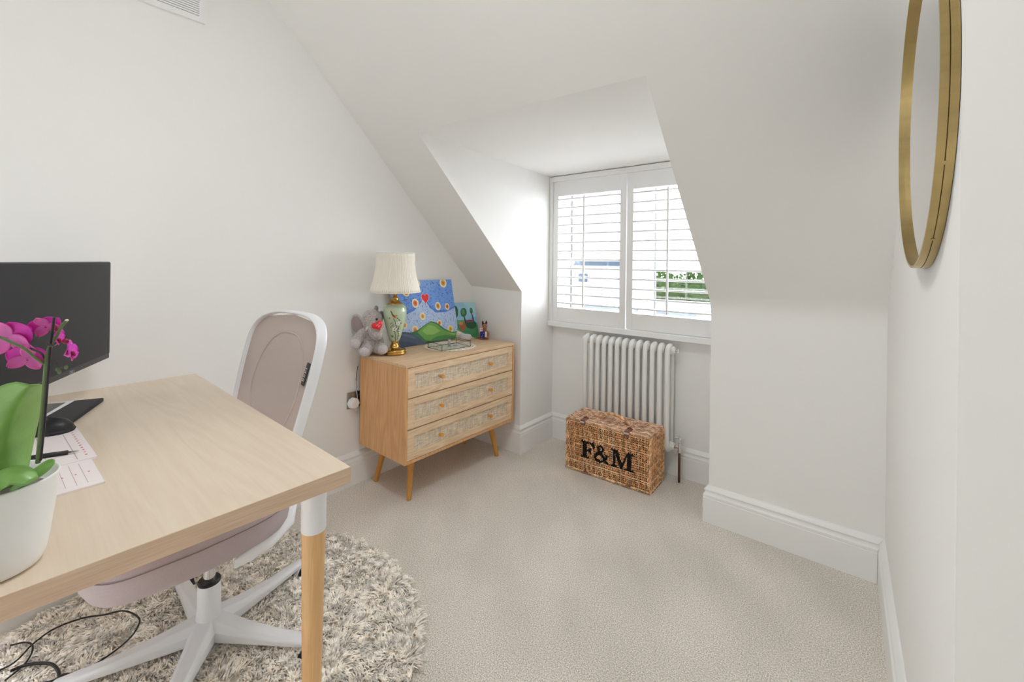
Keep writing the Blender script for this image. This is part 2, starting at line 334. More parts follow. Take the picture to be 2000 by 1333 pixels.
def root(name, label, cat, loc=(0, 0, 0), rz=0, group=None):
    o = bpy.data.objects.new(name, None); COL.objects.link(o); o.location = loc; o.rotation_euler = (0, 0, rz)
    o.empty_display_size = .05; o['label'] = label; o['category'] = cat
    if group: o['group'] = group
    return o
def wroot(name, label, cat, loc, group=None):
    """root whose children are built in world coordinates"""
    o = root(name, label, cat, loc, 0, group); return o
def wpart(mb, name, m, r, **k):
    """part built in world coordinates under root r (shifted to r's base)"""
    L = Vector(r.location)
    mb.v = [tuple(Vector(p)-L) for p in mb.v]
    return mb.build(name, m, r, **k)
def tag(o, label, cat, group=None):
    o['label'] = label; o['category'] = cat
    if group: o['group'] = group
    return o
def struct(o): o['kind'] = 'structure'; return o

# ------------------------------------------------------------------ room shell
W, AW = 2.1982, 0.034
XL, XR, YW = 0.4429, 1.5694, 0.3603
HK, TAN = 1.02, 1.0187
YR = -1.278                                # where the right-hand wall ends in an outside corner
RW = lambda y: W - AW*y                     # right wall is a hair out of square
LW = lambda y: 0.0057*y
hk0, hk1, hk2, hk3 = HK+.016, HK-.003, HK-.009, HK+.002
DL = Vector((0.404, -0.807, 1.842)); DR = Vector((1.562, -0.789, 1.824))
ZC = 2.60; YC = -(ZC-HK)/TAN
ZD = 1.787                                  # dormer soffit at the window
YB = -4.2
fl = MB().quad([(-.02, YB, 0), (4.3, YB, 0), (4.3, YW+.02, 0), (-.02, YW+.02, 0)]).build('floor', M['carpet']); struct(fl)
struct(MB().quad([(LW(YB), YB, 0), (0, 0, 0), (0, 0, hk0), (0, -.05, ZC+.3), (LW(YB), YB, ZC+.3)]).build('wall_left', M['wall']))
struct(MB().quad([(0, 0, 0), (XL, 0, 0), (XL, 0, hk1), (0, 0, hk0)]).build('wall_knee_left', M['wall']))
# right knee wall with its softly rounded junction into the slope
def slope_pt(x, y, dz=0): return (x, y, HK-TAN*y+dz)
kr = MB(); prof = []
for i in range(7):
    t = i/6; a = (1-t)**2; b = 2*t*(1-t); c = t*t
    prof.append((a*0+b*0+c*-.045, a*-.05+b*0+c*.046))
def krp(x, hz, p): return (x, p[0], hz+p[1])
cols = [(XR, hk2), (RW(0)+.06, hk3)]
rows = [[(x, 0, 0)]+[krp(x, h, p) for p in prof] for x, h in cols]
b = kr.addv([p for r_ in rows for p in r_]); nr = len(rows[0])
for c_ in range(1):
    for k in range(nr-1): kr.addf([(b+c_*nr+k, b+(c_+1)*nr+k, b+(c_+1)*nr+k+1, b+c_*nr+k+1)])
struct(kr.build('wall_knee_right', M['wall'], smooth=False, auto=True))
# sloping ceiling, with the dormer cut through it
sl = MB()
tipL = (XR, -.045, hk2+.046); tipR = (RW(0)+.06, -.045, hk3+.046)
SX = -.03
sl.quad([(SX, 0, hk0), (XL, 0, hk1), tuple(DL), (SX, DL.y, hk0-TAN*DL.y)])
sl.quad([(SX, DL.y, hk0-TAN*DL.y), tuple(DL), (DL.x, YC, ZC), (SX, YC, ZC)])
sl.quad([tuple(DL), tuple(DR), (DR.x, YC, ZC), (DL.x, YC, ZC)])
sl.quad([tipL, tipR, (RW(0)+.06, DR.y, HK-TAN*DR.y), tuple(DR)])
sl.quad([tuple(DR), (RW(0)+.06, DR.y, HK-TAN*DR.y), (RW(0)+.06, YC, ZC), (DR.x, YC, ZC)])
struct(sl.build('ceiling_slope', M['wall']))
struct(MB().quad([(-.1, YB, ZC), (-.1, YC, ZC), (4.3, YC, ZC), (4.3, YB, ZC)]).build('ceiling', M['wall']))
# dormer
struct(MB().quad([(XL, 0, 0), (XL, YW, 0), (XL, YW, ZD), tuple(DL), (XL, 0, hk1)]).build('wall_dormer_left', M['wall']))
struct(MB().quad([(XR, 0, 0), (XR, 0, hk2-.05)]+[krp(XR, hk2, p) for p in prof]+[tuple(DR), (XR, YW, ZD), (XR, YW, 0)]).build('wall_dormer_right', M['wall']))
struct(MB().quad([tuple(DL), (XL, YW, ZD), (XR, YW, ZD), tuple(DR)]).build('ceiling_dormer', M['wall']))
# window wall: opening between z .80 and 1.76
zs0, zs1 = 0.800, ZD-.03
ww = MB()
for (x0, x1, z0, z1) in ((XL-.1, XR+.1, 0, zs0), (XL-.1, XR+.1, zs1, ZD+.12), (XL-.1, XL+.03, zs0, zs1), (XR-.03, XR+.1, zs0, zs1)):
    ww.box((x0, YW, z0), (x1, YW+.16, z1))
struct(ww.build('wall_window', M['wall']))
# right wall and the face that turns away at its end
struct(MB().quad([(RW(0), 0, 0), (RW(YR), YR, 0), (RW(YR), YR, ZC+.1), (RW(0), 0, ZC+.1)]).build('wall_right', M['wall']))
struct(MB().quad([(RW(YR), YR, 0), (4.3, YR, 0), (4.3, YR, ZC+.1), (RW(YR), YR, ZC+.1)]).build('wall_return', M['wall']))
q = MB()
for (x0, x1, z0, z1) in ((-.1, .3, 0, ZC), (1.6, 4.3, 0, ZC), (.3, 1.6, 0, .5), (.3, 1.6, 2.2, ZC)): q.box((x0, YB-.1, z0), (x1, YB, z1))
struct(q.build('wall_back', M['wall']))
q = MB()
for (x0, x1, z0, z1) in ((.3, .35, .5, 2.2), (1.55, 1.6, .5, 2.2), (.925, .975, .55, 2.15), (.35, 1.55, .5, .55), (.35, 1.55, 2.15, 2.2)): q.box((x0, YB-.08, z0), (x1, YB-.02, z1))
struct(q.build('window_2', M['white']))  # unseen window and its opening, added to let fill light in from behind
struct(MB().quad([(4.3, YR, 0), (4.3, YB, 0), (4.3, YB, ZC), (4.3, YR, ZC)]).build('wall_far_right', M['wall']))
struct(MB().quad([(RW(0)+.06, YC, ZC), (RW(YR)-.02, YR+.02, ZC), (4.3, YR+.02, ZC), (4.3, YC, ZC)]).build('ceiling_corner', M['wall']))

# skirting board profile (offset from wall, height)
SK = [(.0, 0), (.0215, 0), (.0215, .113), (.0195, .1155), (.0195, .118), (.0215, .1195), (.021, .128), (.0155, .133), (.0125, .139), (.0135, .146), (.0175, .149), (.0165, .153), (.011, .158), (.0075, .163), (.003, .168), (0, .169)]
def skirting(name, a, b, nrm, ea=0, eb=0):
    """a->b along the wall foot, nrm into the room; ea/eb mitre: +1 outside corner, -1 inside corner"""
    a = Vector((*a, 0)); b = Vector((*b, 0)); d = (b-a).normalized(); nrm = Vector((*nrm, 0)).normalized(); mb = MB()
    n = len(SK)
    mb.addv([a+nrm*o-d*o*ea+Vector((0, 0, z)) for o, z in SK]); mb.addv([b+nrm*o+d*o*eb+Vector((0, 0, z)) for o, z in SK])
    fs = [(i, i+1, n+i+1, n+i) for i in range(n-1)]
    if d.cross(nrm).z > 0: fs = [tuple(reversed(f)) for f in fs]
    mb.addf(fs); return struct(mb.build(name, M['trim'], auto=True))
skirting('baseboard_left', (LW(YB), YB), (0, 0), (1, 0), 0, -1)
skirting('baseboard_knee_left', (0, 0), (XL, 0), (0, -1), -1, 1)
skirting('baseboard_dormer_left', (XL, 0), (XL, YW), (1, 0), 1, -1)
skirting('baseboard_window', (XL, YW), (XR, YW), (0, -1), -1, -1)
skirting('baseboard_dormer_right', (XR, YW), (XR, 0), (-1, 0), -1, 1)
skirting('baseboard_knee_right', (XR, 0), (RW(0), 0), (0, -1), 1, -1)
skirting('baseboard_right', (RW(0), 0), (RW(YR), YR), (-1, -AW), -1, 1)
skirting('baseboard_return', (RW(YR), YR), (4.3, YR), (0, -1), 1, 0)

# ------------------------------------------------------------------ window: outer casement
YG = YW+.10
wf = MB()
def frame(mb, x0, x1, z0, z1, y0, y1, t, tb=None):
    tb = tb or t
    mb.box((x0, y0, z0), (x0+t, y1, z1)); mb.box((x1-t, y0, z0), (x1, y1, z1)); mb.box((x0+t, y0, z0), (x1-t, y1, z0+tb)); mb.box((x0+t, y0, z1-t), (x1-t, y1, z1))
x0w, x1w = XL+.03, XR-.03
win = wf; frame(win, x0w, x1w, zs0, zs1, YG-.03, YG+.03, .018)
xm = 1.075
win.box((xm-.014, YG-.03, zs0+.018), (xm+.014, YG+.03, zs1-.018))
wo = struct(win.build('window_1', M['white'], bevel=.003))
for (a_, b_) in ((x0w+.018, xm-.014), (xm+.014, x1w-.018)):
    f = MB(); f.use(M['white']); frame(f, a_+.003, b_-.003, zs0+.021, zs1-.021, YG-.02, YG+.02, .030)
    f.use(M['black_soft']); frame(f, a_+.0325, b_-.0325, zs0+.0505, zs1-.0505, YG-.012, YG+.012, .0025)
    c = f.build('casement', M['white']); put(c, wo)
    p = MB().box((a_+.034, YG-.002, zs0+.053), (b_-.034, YG+.002, zs1-.053)).build('pane', M['glass']); put(p, c)
h = MB().box((x0w+.085, YG-.05, 1.2), (x0w+.095, YG-.03, 1.24)).box((x0w+.085, YG-.055, 1.16), (x0w+.095, YG-.045, 1.24)).build('window_handle', M['white']); put(h, wo)

# plantation shutters
YS = YW-.034   # back plane of shutter panels reach to YW-.004
sh = wroot('window_shutters', 'white full-height plantation shutters with open slats across the dormer window', 'shutters', (XL, YS, .773))
f = MB()
fx0, fx1, fz0, fz1 = XL+.001, XR-.001, .776, ZD-.002
f.box((fx0, YW-.062, fz0), (fx0+.022, YW-.001, fz1)); f.box((fx1-.022, YW-.062, fz0), (fx1, YW-.001, fz1))
f.box((fx0+.022, YW-.062, fz1-.034), (fx1-.022, YW-.001, fz1)); f.box((fx0, YW-.070, fz0-.003), (fx1, YW-.001, fz0+.030))
wpart(f, 'outer_frame', M['white'], sh, bevel=.003)
def panel(x0, x1, z0, z1, ox0, ox1, oz0, oz1, rodx, n=13):
    q = MB(); ya, yb = YW-.050, YW-.022
    q.box((x0, ya, z0), (ox0, yb, z1)); q.box((ox1, ya, z0), (x1, yb, z1)); q.box((ox0, ya, z0), (ox1, yb, oz0)); q.box((ox0, ya, oz1), (ox1, yb, z1))
    P = wpart(q, 'shutter_panel', M['white'], sh, bevel=.002)
    for i in range(n):
        z = oz0+(oz1-oz0)*(i+.5)/n+.002
        l = MB(); yc = (ya+yb)/2; tilt = math.radians(-2); sec = []
        for (u, v_) in ((.031, -.0030), (.031, .0030), (.0285, .0048), (.012, .0056), (-.012, .0056), (-.0285, .0048), (-.031, .0030), (-.031, -.0030), (-.0285, -.0048), (-.012, -.0056), (.012, -.0056), (.0285, -.0048)):
            sec.append((u*cos(tilt)-v_*sin(tilt), u*sin(tilt)+v_*cos(tilt)))
        bb = l.addv([(ox0+.001, yc+u, z+v) for u, v in sec]+[(ox1-.001, yc+u, z+v) for u, v in sec])
        l.addf([(k, (k+1) % 12, 12+(k+1) % 12, 12+k) for k in range(12)]+[tuple(reversed(range(12))), tuple(range(12, 24))], bb)
        l.v = [tuple(Vector(p)-Vector(sh.location)) for p in l.v]
        o = l.build('slat', M['white'], auto=True); put(o, P)
    r = MB().box((rodx-.006, ya-.026, oz0+.012), (rodx+.006, ya-.015, oz1-.01)); r.v = [tuple(Vector(p)-Vector(sh.location)) for p in r.v]
    o = r.build('tilt_rod', M['white'], bevel=.003); put(o, P)
panel(.470, .997, .808, 1.751, .509, .958, .903, 1.652, .718)
panel(1.003, 1.543, .808, 1.751, 1.043, 1.500, .903, 1.652, 1.258)

# ------------------------------------------------------------------ outside: neighbouring houses and hedge
M['render_wall'] = mat('white_render', s2l(240, 240, 240), .9)
M['slate'] = mat('blue_grey_slate', s2l(110, 128, 150), .8, var=[(6, .1, (1, 1, 1))])
M['hedge'] = mat('hedge_leaf', s2l(96, 120, 70), .8, var=[(3, .4, (1, 1, 1))])
M['pave'] = mat('pale_paving', s2l(225, 225, 225), .9)
struct(MB().quad([(-30, .7, -5.4), (40, .7, -5.4), (40, 60, -5.4), (-30, 60, -5.4)]).build('outdoor_ground', M['pave']))
hs = wroot('neighbouring_house', 'white rendered neighbouring house with slate eaves seen through left shutter', 'house', (-10, 10, -5.4))
q = MB().box((-17, 10, -5.4), (-3.35, 16, 1.14)); wpart(q, 'wall', M['render_wall'], hs)
q = MB().box((-17.3, 9.6, 1.14), (-3.3, 16.3, 1.28)); wpart(q, 'eaves', M['slate'], hs)
q = MB().hexa([(-17.3, 9.6, 1.28), (-3.3, 9.6, 1.28), (-3.3, 16.3, 1.28), (-17.3, 16.3, 1.28), (-17.3, 12.9, 3.9), (-3.3, 12.9, 3.9), (-3.3, 13.1, 3.9), (-17.3, 13.1, 3.9)]); wpart(q, 'roof', M['render_wall'], hs)
for xw in (-5.55, -5.0):
    q = MB().box((xw, 9.96, .62), (xw+.3, 10.02, .86)); wpart(q, 'window', M['slate'], hs)
hg = MB()
random.seed(3)
for i in range(2600):
    x = random.uniform(-2.75, 3.0); z = random.uniform(-.1, .98)+.16*noise.noise((x*1.2, 0, 0)); y = 10.5+random.uniform(-.4, .4)
    r_ = random.uniform(.04, .09); a = random.uniform(0, PI); c_ = Vector((x, y, z)); u = Vector((cos(a), random.uniform(-.5, .5), sin(a)))*r_; v_ = Vector((-sin(a), random.uniform(-.5, .5), cos(a)))*r_*.6
    b = hg.addv([c_-u, c_-v_, c_+u, c_+v_]); hg.addf([(0, 1, 2, 3)], b)
hg.box((-2.75, 10.3, -5.4), (3.0, 10.8, .8))
tag(hg.build('hedge', M['hedge']), 'green hedge in the garden seen through the right shutter', 'hedge')
st = wroot('garden_shed', 'low white flat-roofed outbuilding seen through bottom of right shutter', 'shed', (0, 8, -5.4))
wpart(MB().box((-3.0, 7.0, -5.4), (-.55, 9.5, .16)), 'wall', M['render_wall'], st)
wpart(MB().box((-3.1, 6.9, .16), (-.5, 9.6, .24)), 'roof_edge', M['slate'], st)

# ------------------------------------------------------------------ radiator
rd = wroot('column_radiator', 'white two-column radiator below the window, behind the wicker hamper', 'radiator', (1.015, .285, .15))
RX0, RX1, RZ0, RZ1, RY = .762, 1.279, .165, .743, .285
NS = 13; pitch = (RX1-RX0)/(NS-1)
def rad_section(x):
    q = MB(); r = .0142; yf, yb = RY-.033, RY+.033; hh = .030
    pts = []
    def arc(zc, sgn):
        return [(x, RY-.033*cos(PI*k/10), zc+sgn*hh*sin(PI*k/10)) for k in range(11)]
    loop = [(x, yf, RZ0+hh), (x, yf, (RZ0+RZ1)/2), (x, yf, RZ1-hh)]+arc(RZ1-hh, 1)[1:]+[(x, yb, (RZ0+RZ1)/2)]+[(x, yb, RZ0+hh)]+[p for p in reversed(arc(RZ0+hh, -1))][1:-1]
    q.tube(loop, r, 12, closed=True, up=(1, 0, 0))
    for zc in (RZ0+.022, RZ1-.022):
        q.tube([(x-.0165, RY, zc), (x-.011, RY, zc), (x+.011, RY, zc), (x+.0165, RY, zc)], [.020, .026, .026, .020], 16, up=(0, 0, 1), flat=(.95, 1.25))
    return q
sec0 = None
for i in range(NS):
    q = rad_section(RX0+i*pitch); wpart(q, 'radiator_section', M['white_enamel'], rd, smooth=True)
for x, sg in ((RX0-.022, -1), (RX1+.022, 1)):
    for zc in (RZ0+.022, RZ1-.022):
        q = MB().tube([(x-sg*.012, RY, zc), (x+sg*.004, RY, zc), (x+sg*.012, RY, zc)], [.021, .021, .014], 8); wpart(q, 'end_bush', M['white_enamel'], rd)
q = MB().cyl((RX1+.034, RY, RZ1-.022), (RX1+.046, RY, RZ1-.022), .006, 8).cyl((RX1+.046, RY, RZ1-.034), (RX1+.046, RY, RZ1-.010), .0035, 6)
wpart(q, 'bleed_valve', M['chrome'], rd)
def valve(x, y, z, sg, name_pipe=True):
    q = MB(); q.cyl((x-sg*.034, y, z), (x-sg*.018, y, z), .0125, 6).cyl((x-sg*.02, y, z), (x, y, z), .008, 12)
    q.lathe([(.009, -.028), (.011, -.026), (.011, -.016), (.008, -.014), (.0085, .012), (.0105, .014), (.0105, .024), (.006, .027), (.005, .044), (.0075, .046), (.009, .052), (.0075, .058), (.0, .060)], 14, (x, y, z))
    for k in range(4):
        a = k*PI/2+.5; q.tube([(x, y, z+.053), (x+.016*cos(a), y+.016*sin(a), z+.055), (x+.024*cos(a), y+.024*sin(a), z+.056)], [.0035, .004, .0062], 8)
    wpart(q, 'valve', M['chrome'], rd, auto=True)
    q = MB().cyl((x, y, .004), (x, y, z-.026), .0068, 12); wpart(q, 'pipe', M['copper'], rd, smooth=True)
    q = MB().lathe([(.024, 0), (.024, .003), (.009, .006), (.007, .006)], 20, (x, y, .001)); wpart(q, 'pipe_collar', M['chrome'], rd, auto=True)
valve(RX1+.060, RY, RZ0+.022, 1); valve(RX0-.062, RY, RZ0+.022, -1)

# ------------------------------------------------------------------ wicker hamper
HA = -0.028; HO = Vector((.776, .022, 0)); HX = Vector((cos(HA), -sin(HA), 0)); HY = Vector((sin(HA), cos(HA), 0))
HW, HD, HH = .495, .205, .296
hp = root('wicker_hamper', 'closed brown wicker hamper with black F&M letters in front of the radiator', 'hamper', HO, math.atan2(HX.y, HX.x))
def slab_F():
    return [[(0, 0), (.52, 0), (.52, .1), (.38, .12), (.38, .44), (.52, .44), (.6, .34), (.68, .34), (.68, .68), (.6, .68), (.52, .56), (.38, .56), (.38, .88), (.62, .88), (.78, .68), (.88, .68), (.86, 1), (0, 1), (0, .9), (.13, .88), (.13, .12), (0, .1)]]
def slab_M():
    return [[(0, 0), (.42, 0), (.42, .1), (.27, .12), (.27, .74), (.56, 0), (.66, 0), (.96, .76), (.96, .12), (.82, .1), (.82, 0), (1.34, 0), (1.34, .1), (1.2, .12), (1.2, .88), (1.34, .9), (1.34, 1), (.95, 1), (.67, .32), (.40, 1), (0, 1), (0, .9), (.13, .88), (.13, .12), (0, .1)]]
amp_path = [(.98, .03), (.80, .10), (.60, .38), (.36, .66), (.30, .82), (.40, .93), (.52, .93), (.62, .82), (.58, .68), (.40, .54), (.20, .42), (.12, .25), (.20, .10), (.40, .05), (.62, .12), (.80, .34), (.86, .48)]
def in_poly(p, poly):
    x, y = p; c = False; n = len(poly)
    for i in range(n):
        (x1, y1), (x2, y2) = poly[i], poly[i-1]
        if (y1 > y) != (y2 > y) and x < (x2-x1)*(y-y1)/(y2-y1)+x1: c = not c
    return c
def letters(u, v):
    """u along the hamper front, v height, metres"""
    S = .098; v0 = .088
    lu, lv = (u-.094)/S, (v-v0)/S
    if 0 <= lu <= .9 and in_poly((lu, lv), slab_F()[0]): return True
    lu2 = (u-.094-.80*S)/S
    for i in range(len(amp_path)-1):
        a, b_ = Vector(amp_path[i]), Vector(amp_path[i+1]); p = Vector((lu2, lv)); ab = b_-a; t = max(0, min(1, (p-a).dot(ab)/ab.length_squared))
        th = .085 if 1 <= i <= 3 or 9 <= i <= 12 else .06
        if (a+ab*t-p).length < th: return True
    if abs(lu2-.84) < .13 and abs(lv-.5) < .04: return True
    lu3 = (u-.094-1.88*S)/S
    return in_poly((lu3, lv), slab_M()[0])
def weave(name, w_, h_, O, X, Y, N, nst, nrod, m, paint=None, r=.0024, every=4):
    """upright strands over nrod level rods"""
    q = MB(); q.use(m); O, X, Y, N = map(Vector, (O, X, Y, N)); rnd = random.Random(hash(name) % 97 if False else len(name))
    rp = h_/nrod
    for i in range(nrod+1):
        z = min(max(i*rp, .004), h_-.004); q.tube([O+X*0+Y*z, O+X*w_/2+Y*z, O+X*w_+Y*z], .0026, 6)
        if i % every == 1:
            f0 = len(q.f); q.tube([O+X*(w_*k/150)+Y*(z+.0012*sin(k*.2))+N*(.0045+.0008*sin(k*.42)) for k in range(151)], .0022, 6)
            if paint:
                q.use(M['ink']); mi = q.cur; q.use(m)
                for fi in range(f0, len(q.f)):
                    c_ = sum((Vector(q.v[a]) for a in q.f[fi]), Vector())/len(q.f[fi]); d = c_-O
                    if paint(d.dot(X), d.dot(Y)): q.m[fi] = mi
    seg = int(nrod*3.2)
    for i in range(nst):
        u0 = (i+.5)*w_/nst+rnd.uniform(-.0006, .0006); ph = PI*(i % 2); pts = []
        for k in range(seg+1):
            z = h_*k/seg; off = .0044*cos(PI*z/rp+ph); pts.append(O+X*(u0+.0012*sin(z*50+i*1.7))+Y*z+N*off)
        f0 = len(q.f); q.tube(pts, r*rnd.uniform(.85, 1.15), 5)
        if paint:
            q.use(M['ink']); mi = q.cur; q.use(m)
            for fi in range(f0, len(q.f)):
                c_ = sum((Vector(q.v[a]) for a in q.f[fi]), Vector())/len(q.f[fi]); d = c_-O
                if d.dot(N) > -.0035 and paint(d.dot(X), d.dot(Y)): q.m[fi] = mi
    if paint:
        # rods take the paint as well: cut each rod into short pieces
        q.use(M['ink'])
        for i in range(nrod+1):
            z = i*rp
            for k in range(200):
                u = w_*(k+.5)/200
                if paint(u, z): q.tube([O+X*(u-w_/400)+Y*z, O+X*(u+w_/400)+Y*z], .0030, 6)
    o = q.build(name, m, hp, smooth=True); return o
weave('front_panel', HW, HH-.004, (0, 0, .002), (1, 0, 0), (0, 0, 1), (0, -1, 0), 60, 24, M['wicker'], letters)
weave('back_panel', HW, HH-.004, (0, HD, .002), (1, 0, 0), (0, 0, 1), (0, 1, 0), 60, 18, M['wicker'])
weave('side_panel', HD, HH-.004, (HW, 0, .002), (0, 1, 0), (0, 0, 1), (1, 0, 0), 27, 24, M['wicker'])
weave('side_panel', HD, HH-.004, (0, 0, .002), (0, 1, 0), (0, 0, 1), (-1, 0, 0), 26, 22, M['wicker'])
MB().box((.004, .004, .003), (HW-.004, HD-.004, HH-.008)).build('lining', mat('shadowed_willow_lining', s2l(70, 44, 28), .9), hp)  # solid dark core: shade behind the weave put into its colour
# lid: rods run front to back with groups of long weavers
q = MB(); rnd = random.Random(5); Z = HH
for k in range(22):
    x = HW*(k+.5)/22; pts = [(x, y*HD/8, Z+.0035*sin(y*PI/1.0+k*PI)) for y in range(9)]
    q.tube(pts, .0028, 5)
for j in range(38):
    y = HD*(j+.5)/38; pts = []
    for k in range(67):
        x = HW*k/66; pts.append((x, y+.0014*sin(k*.9+j), Z+.0042*cos(PI*x/(HW/11)+PI*((j//2) % 2))))
    q.tube(pts, .0027*rnd.uniform(.85, 1.15), 5)
q.build('lid', M['wicker_top'], hp, smooth=True)
MB().tube([(.003, .003, Z+.002), (HW-.003, .003, Z+.002), (HW-.003, HD-.003, Z+.002), (.003, HD-.003, Z+.002)], .005, 8, closed=True).build('lid_rim', M['wicker_top'], hp)
for (x_, y_) in ((0, 0), (HW, 0), (HW, HD), (0, HD)):
    q = MB()
    for a_ in (0, PI): q.tube([(x_+.0035*cos(a_+z*.9), y_+.0035*sin(a_+z*.9), .004+z*(HH-.006)/30) for z in range(31)], .0042, 6)
    q.build('corner_post', M['wicker'], hp, smooth=True)
q = MB()   # twisted handle
for s_ in range(3):
    pts = []
    for k in range(61):
        t = k/60; a = t*11*PI+s_*2*PI/3; x = .155+.19*t; z = Z+.004+.046*sin(PI*t)**.8; y = HD*.50-.02*sin(PI*t)
        pts.append((x, y+.0045*cos(a), z+.0045*sin(a)))
    q.tube(pts, .0050, 6)
q.build('handle', M['wicker'], hp, smooth=True)
for xs in (.105, .370):
    q = MB(); q.box((xs-.014, -.008, Z+.004), (xs+.014, .045, Z+.009)); q.box((xs-.014, -.010, Z-.020), (xs+.014, -.006, Z+.009))
    q.use(M['leather']); q.tube([(xs-.016, .038, Z+.008), (xs, .038, Z+.016), (xs+.016, .038, Z+.008)], .004, 6)
    s_ = q.build('strap', M['leather'], hp, bevel=.001)
    c_ = MB().box((xs-.013, -.013, Z-.006), (xs+.013, -.009, Z+.004)).build('clasp', M['chrome']); put(c_, s_)
for xs in (.13, .38):
    MB().box((xs-.014, -.010, .012), (xs+.014, -.005, .018)).build('hinge_strap', M['leather'], hp)

# ------------------------------------------------------------------ chest of drawers
CA = 0.012
ch = root('chest_of_drawers', 'oak chest of three cane-fronted drawers on splayed legs against left wall', 'chest of drawers', (.0245, -.868, 0), -CA)
CW, CD, CZ0, CZ1 = .82, .398, .215, .698     # local x = depth, y = width
T = .014
q = MB().box((0, 0, CZ0), (CD, T, CZ1-T)).box((0, CW-T, CZ0), (CD, CW, CZ1-T)); q.box((0, T, CZ0+T), (.008, CW-T, CZ1-T)); q.build('side_panels', M['chest_side'], ch, bevel=.001)
MB().box((0, 0, CZ1-T), (CD, CW, CZ1)).build('top', M['chest_top'], ch, bevel=.0015)
MB().box((0, T, CZ0), (CD, CW-T, CZ0+T)).build('bottom_panel', M['chest_side'], ch, bevel=.001)
MB().box((.01, T, CZ0+T), (CD-.022, CW-T, CZ1-T)).build('drawer_box', M['black_gap'], ch)  # black block behind the drawers, shade of the gaps painted as colour
zt = CZ1-T-.003; dh = (zt-(CZ0+T+.002)-2*.0055)/3
def knob(y, z, par):
    q = MB(); pr_ = [(.0062, 0), (.0062, .004), (.0068, .006), (.0098, .022), (.0098, .024), (.009, .025)]
    q.T = Matrix.Translation((CD-.006, y, z)) @ Matrix.Rotation(PI/2, 4, 'Y'); q.lathe(pr_, 20)
    o = q.build('knob', M['knob_wood'], auto=True); put(o, par)
for k in range(3):
    z1 = zt-k*(dh+.0055); z0 = z1-dh; y0, y1 = T+.002, CW-T-.002; bd = .034; bl = .040; xf = CD-.002
    q = MB(); q.box((xf-.018, y0, z0), (xf, y0+bl, z1)).box((xf-.018, y1-bl, z0), (xf, y1, z1)).box((xf-.018, y0+bl, z0), (xf, y1-bl, z0+bd)).box((xf-.018, y0+bl, z1-bd), (xf, y1-bl, z1))
    D_ = q.build('drawer', M['chest_front'], ch, bevel=.0008)
    p_ = MB().box((xf-.012, y0+bl-.001, z0+bd-.001), (xf-.008, y1-bl+.001, z1-bd+.001)).build('cane_panel', M['cane']); put(p_, D_)
    for yy in (CW/2-.187, CW/2+.187): knob(yy, (z0+z1)/2, D_)
for (tx, ty, fx, fy) in ((.30, .115, .332, .077), (.30, CW-.115, .332, CW-.077), (.075, .115, .043, .077), (.075, CW-.115, .043, CW-.077)):
    MB().tube([(fx, fy, 0), (fx+(tx-fx)*.5, fy+(ty-fy)*.5, .11), (tx, ty, CZ0)], [.0115, .015, .0185], 20).build('leg', M['chest_leg'], ch, auto=True)

# ------------------------------------------------------------------ desk
DAG = 0.026; DTH = .0355; DZ = .74
e1 = Vector((sin(DAG), cos(DAG), 0)); e2 = Vector((cos(DAG), -sin(DAG), 0))
corner = Vector((1.247, -1.651, 0)); DL_, DWd = 1.195, .60
org = corner-e2*DL_-e1*DWd
dk = root('desk', 'pale wood desk with round white-capped bamboo legs in the foreground', 'desk', org, -DAG)
q = MB(); q.use(M['desk_top']); q.box((0, 0, DZ-DTH), (DL_, DWd, DZ))
q.use(M['desk_edge'])
for i, m_ in enumerate(q.m[:6]):
    if i != 1: q.m[i] = 1
top = q.build('tabletop', M['desk_top'], dk, bevel=.0012)
for (lx, ly) in ((DL_-.058, DWd-.055), (DL_-.058, .055), (.058, DWd-.055), (.058, .055)):
    L_ = MB().tube([(lx, ly, 0), (lx, ly, .61)], [.0160, .0250], 32).build('leg', M['bamboo'], dk, auto=True)
    s_ = MB().tube([(lx, ly, .602), (lx, ly, .6035), (lx, ly, DZ-DTH-.003), (lx, ly, DZ-DTH)], [.0252, .0260, .0266, .0266], 36).build('leg_socket', M['white_plastic'], None, auto=True)
    put(s_, L_)

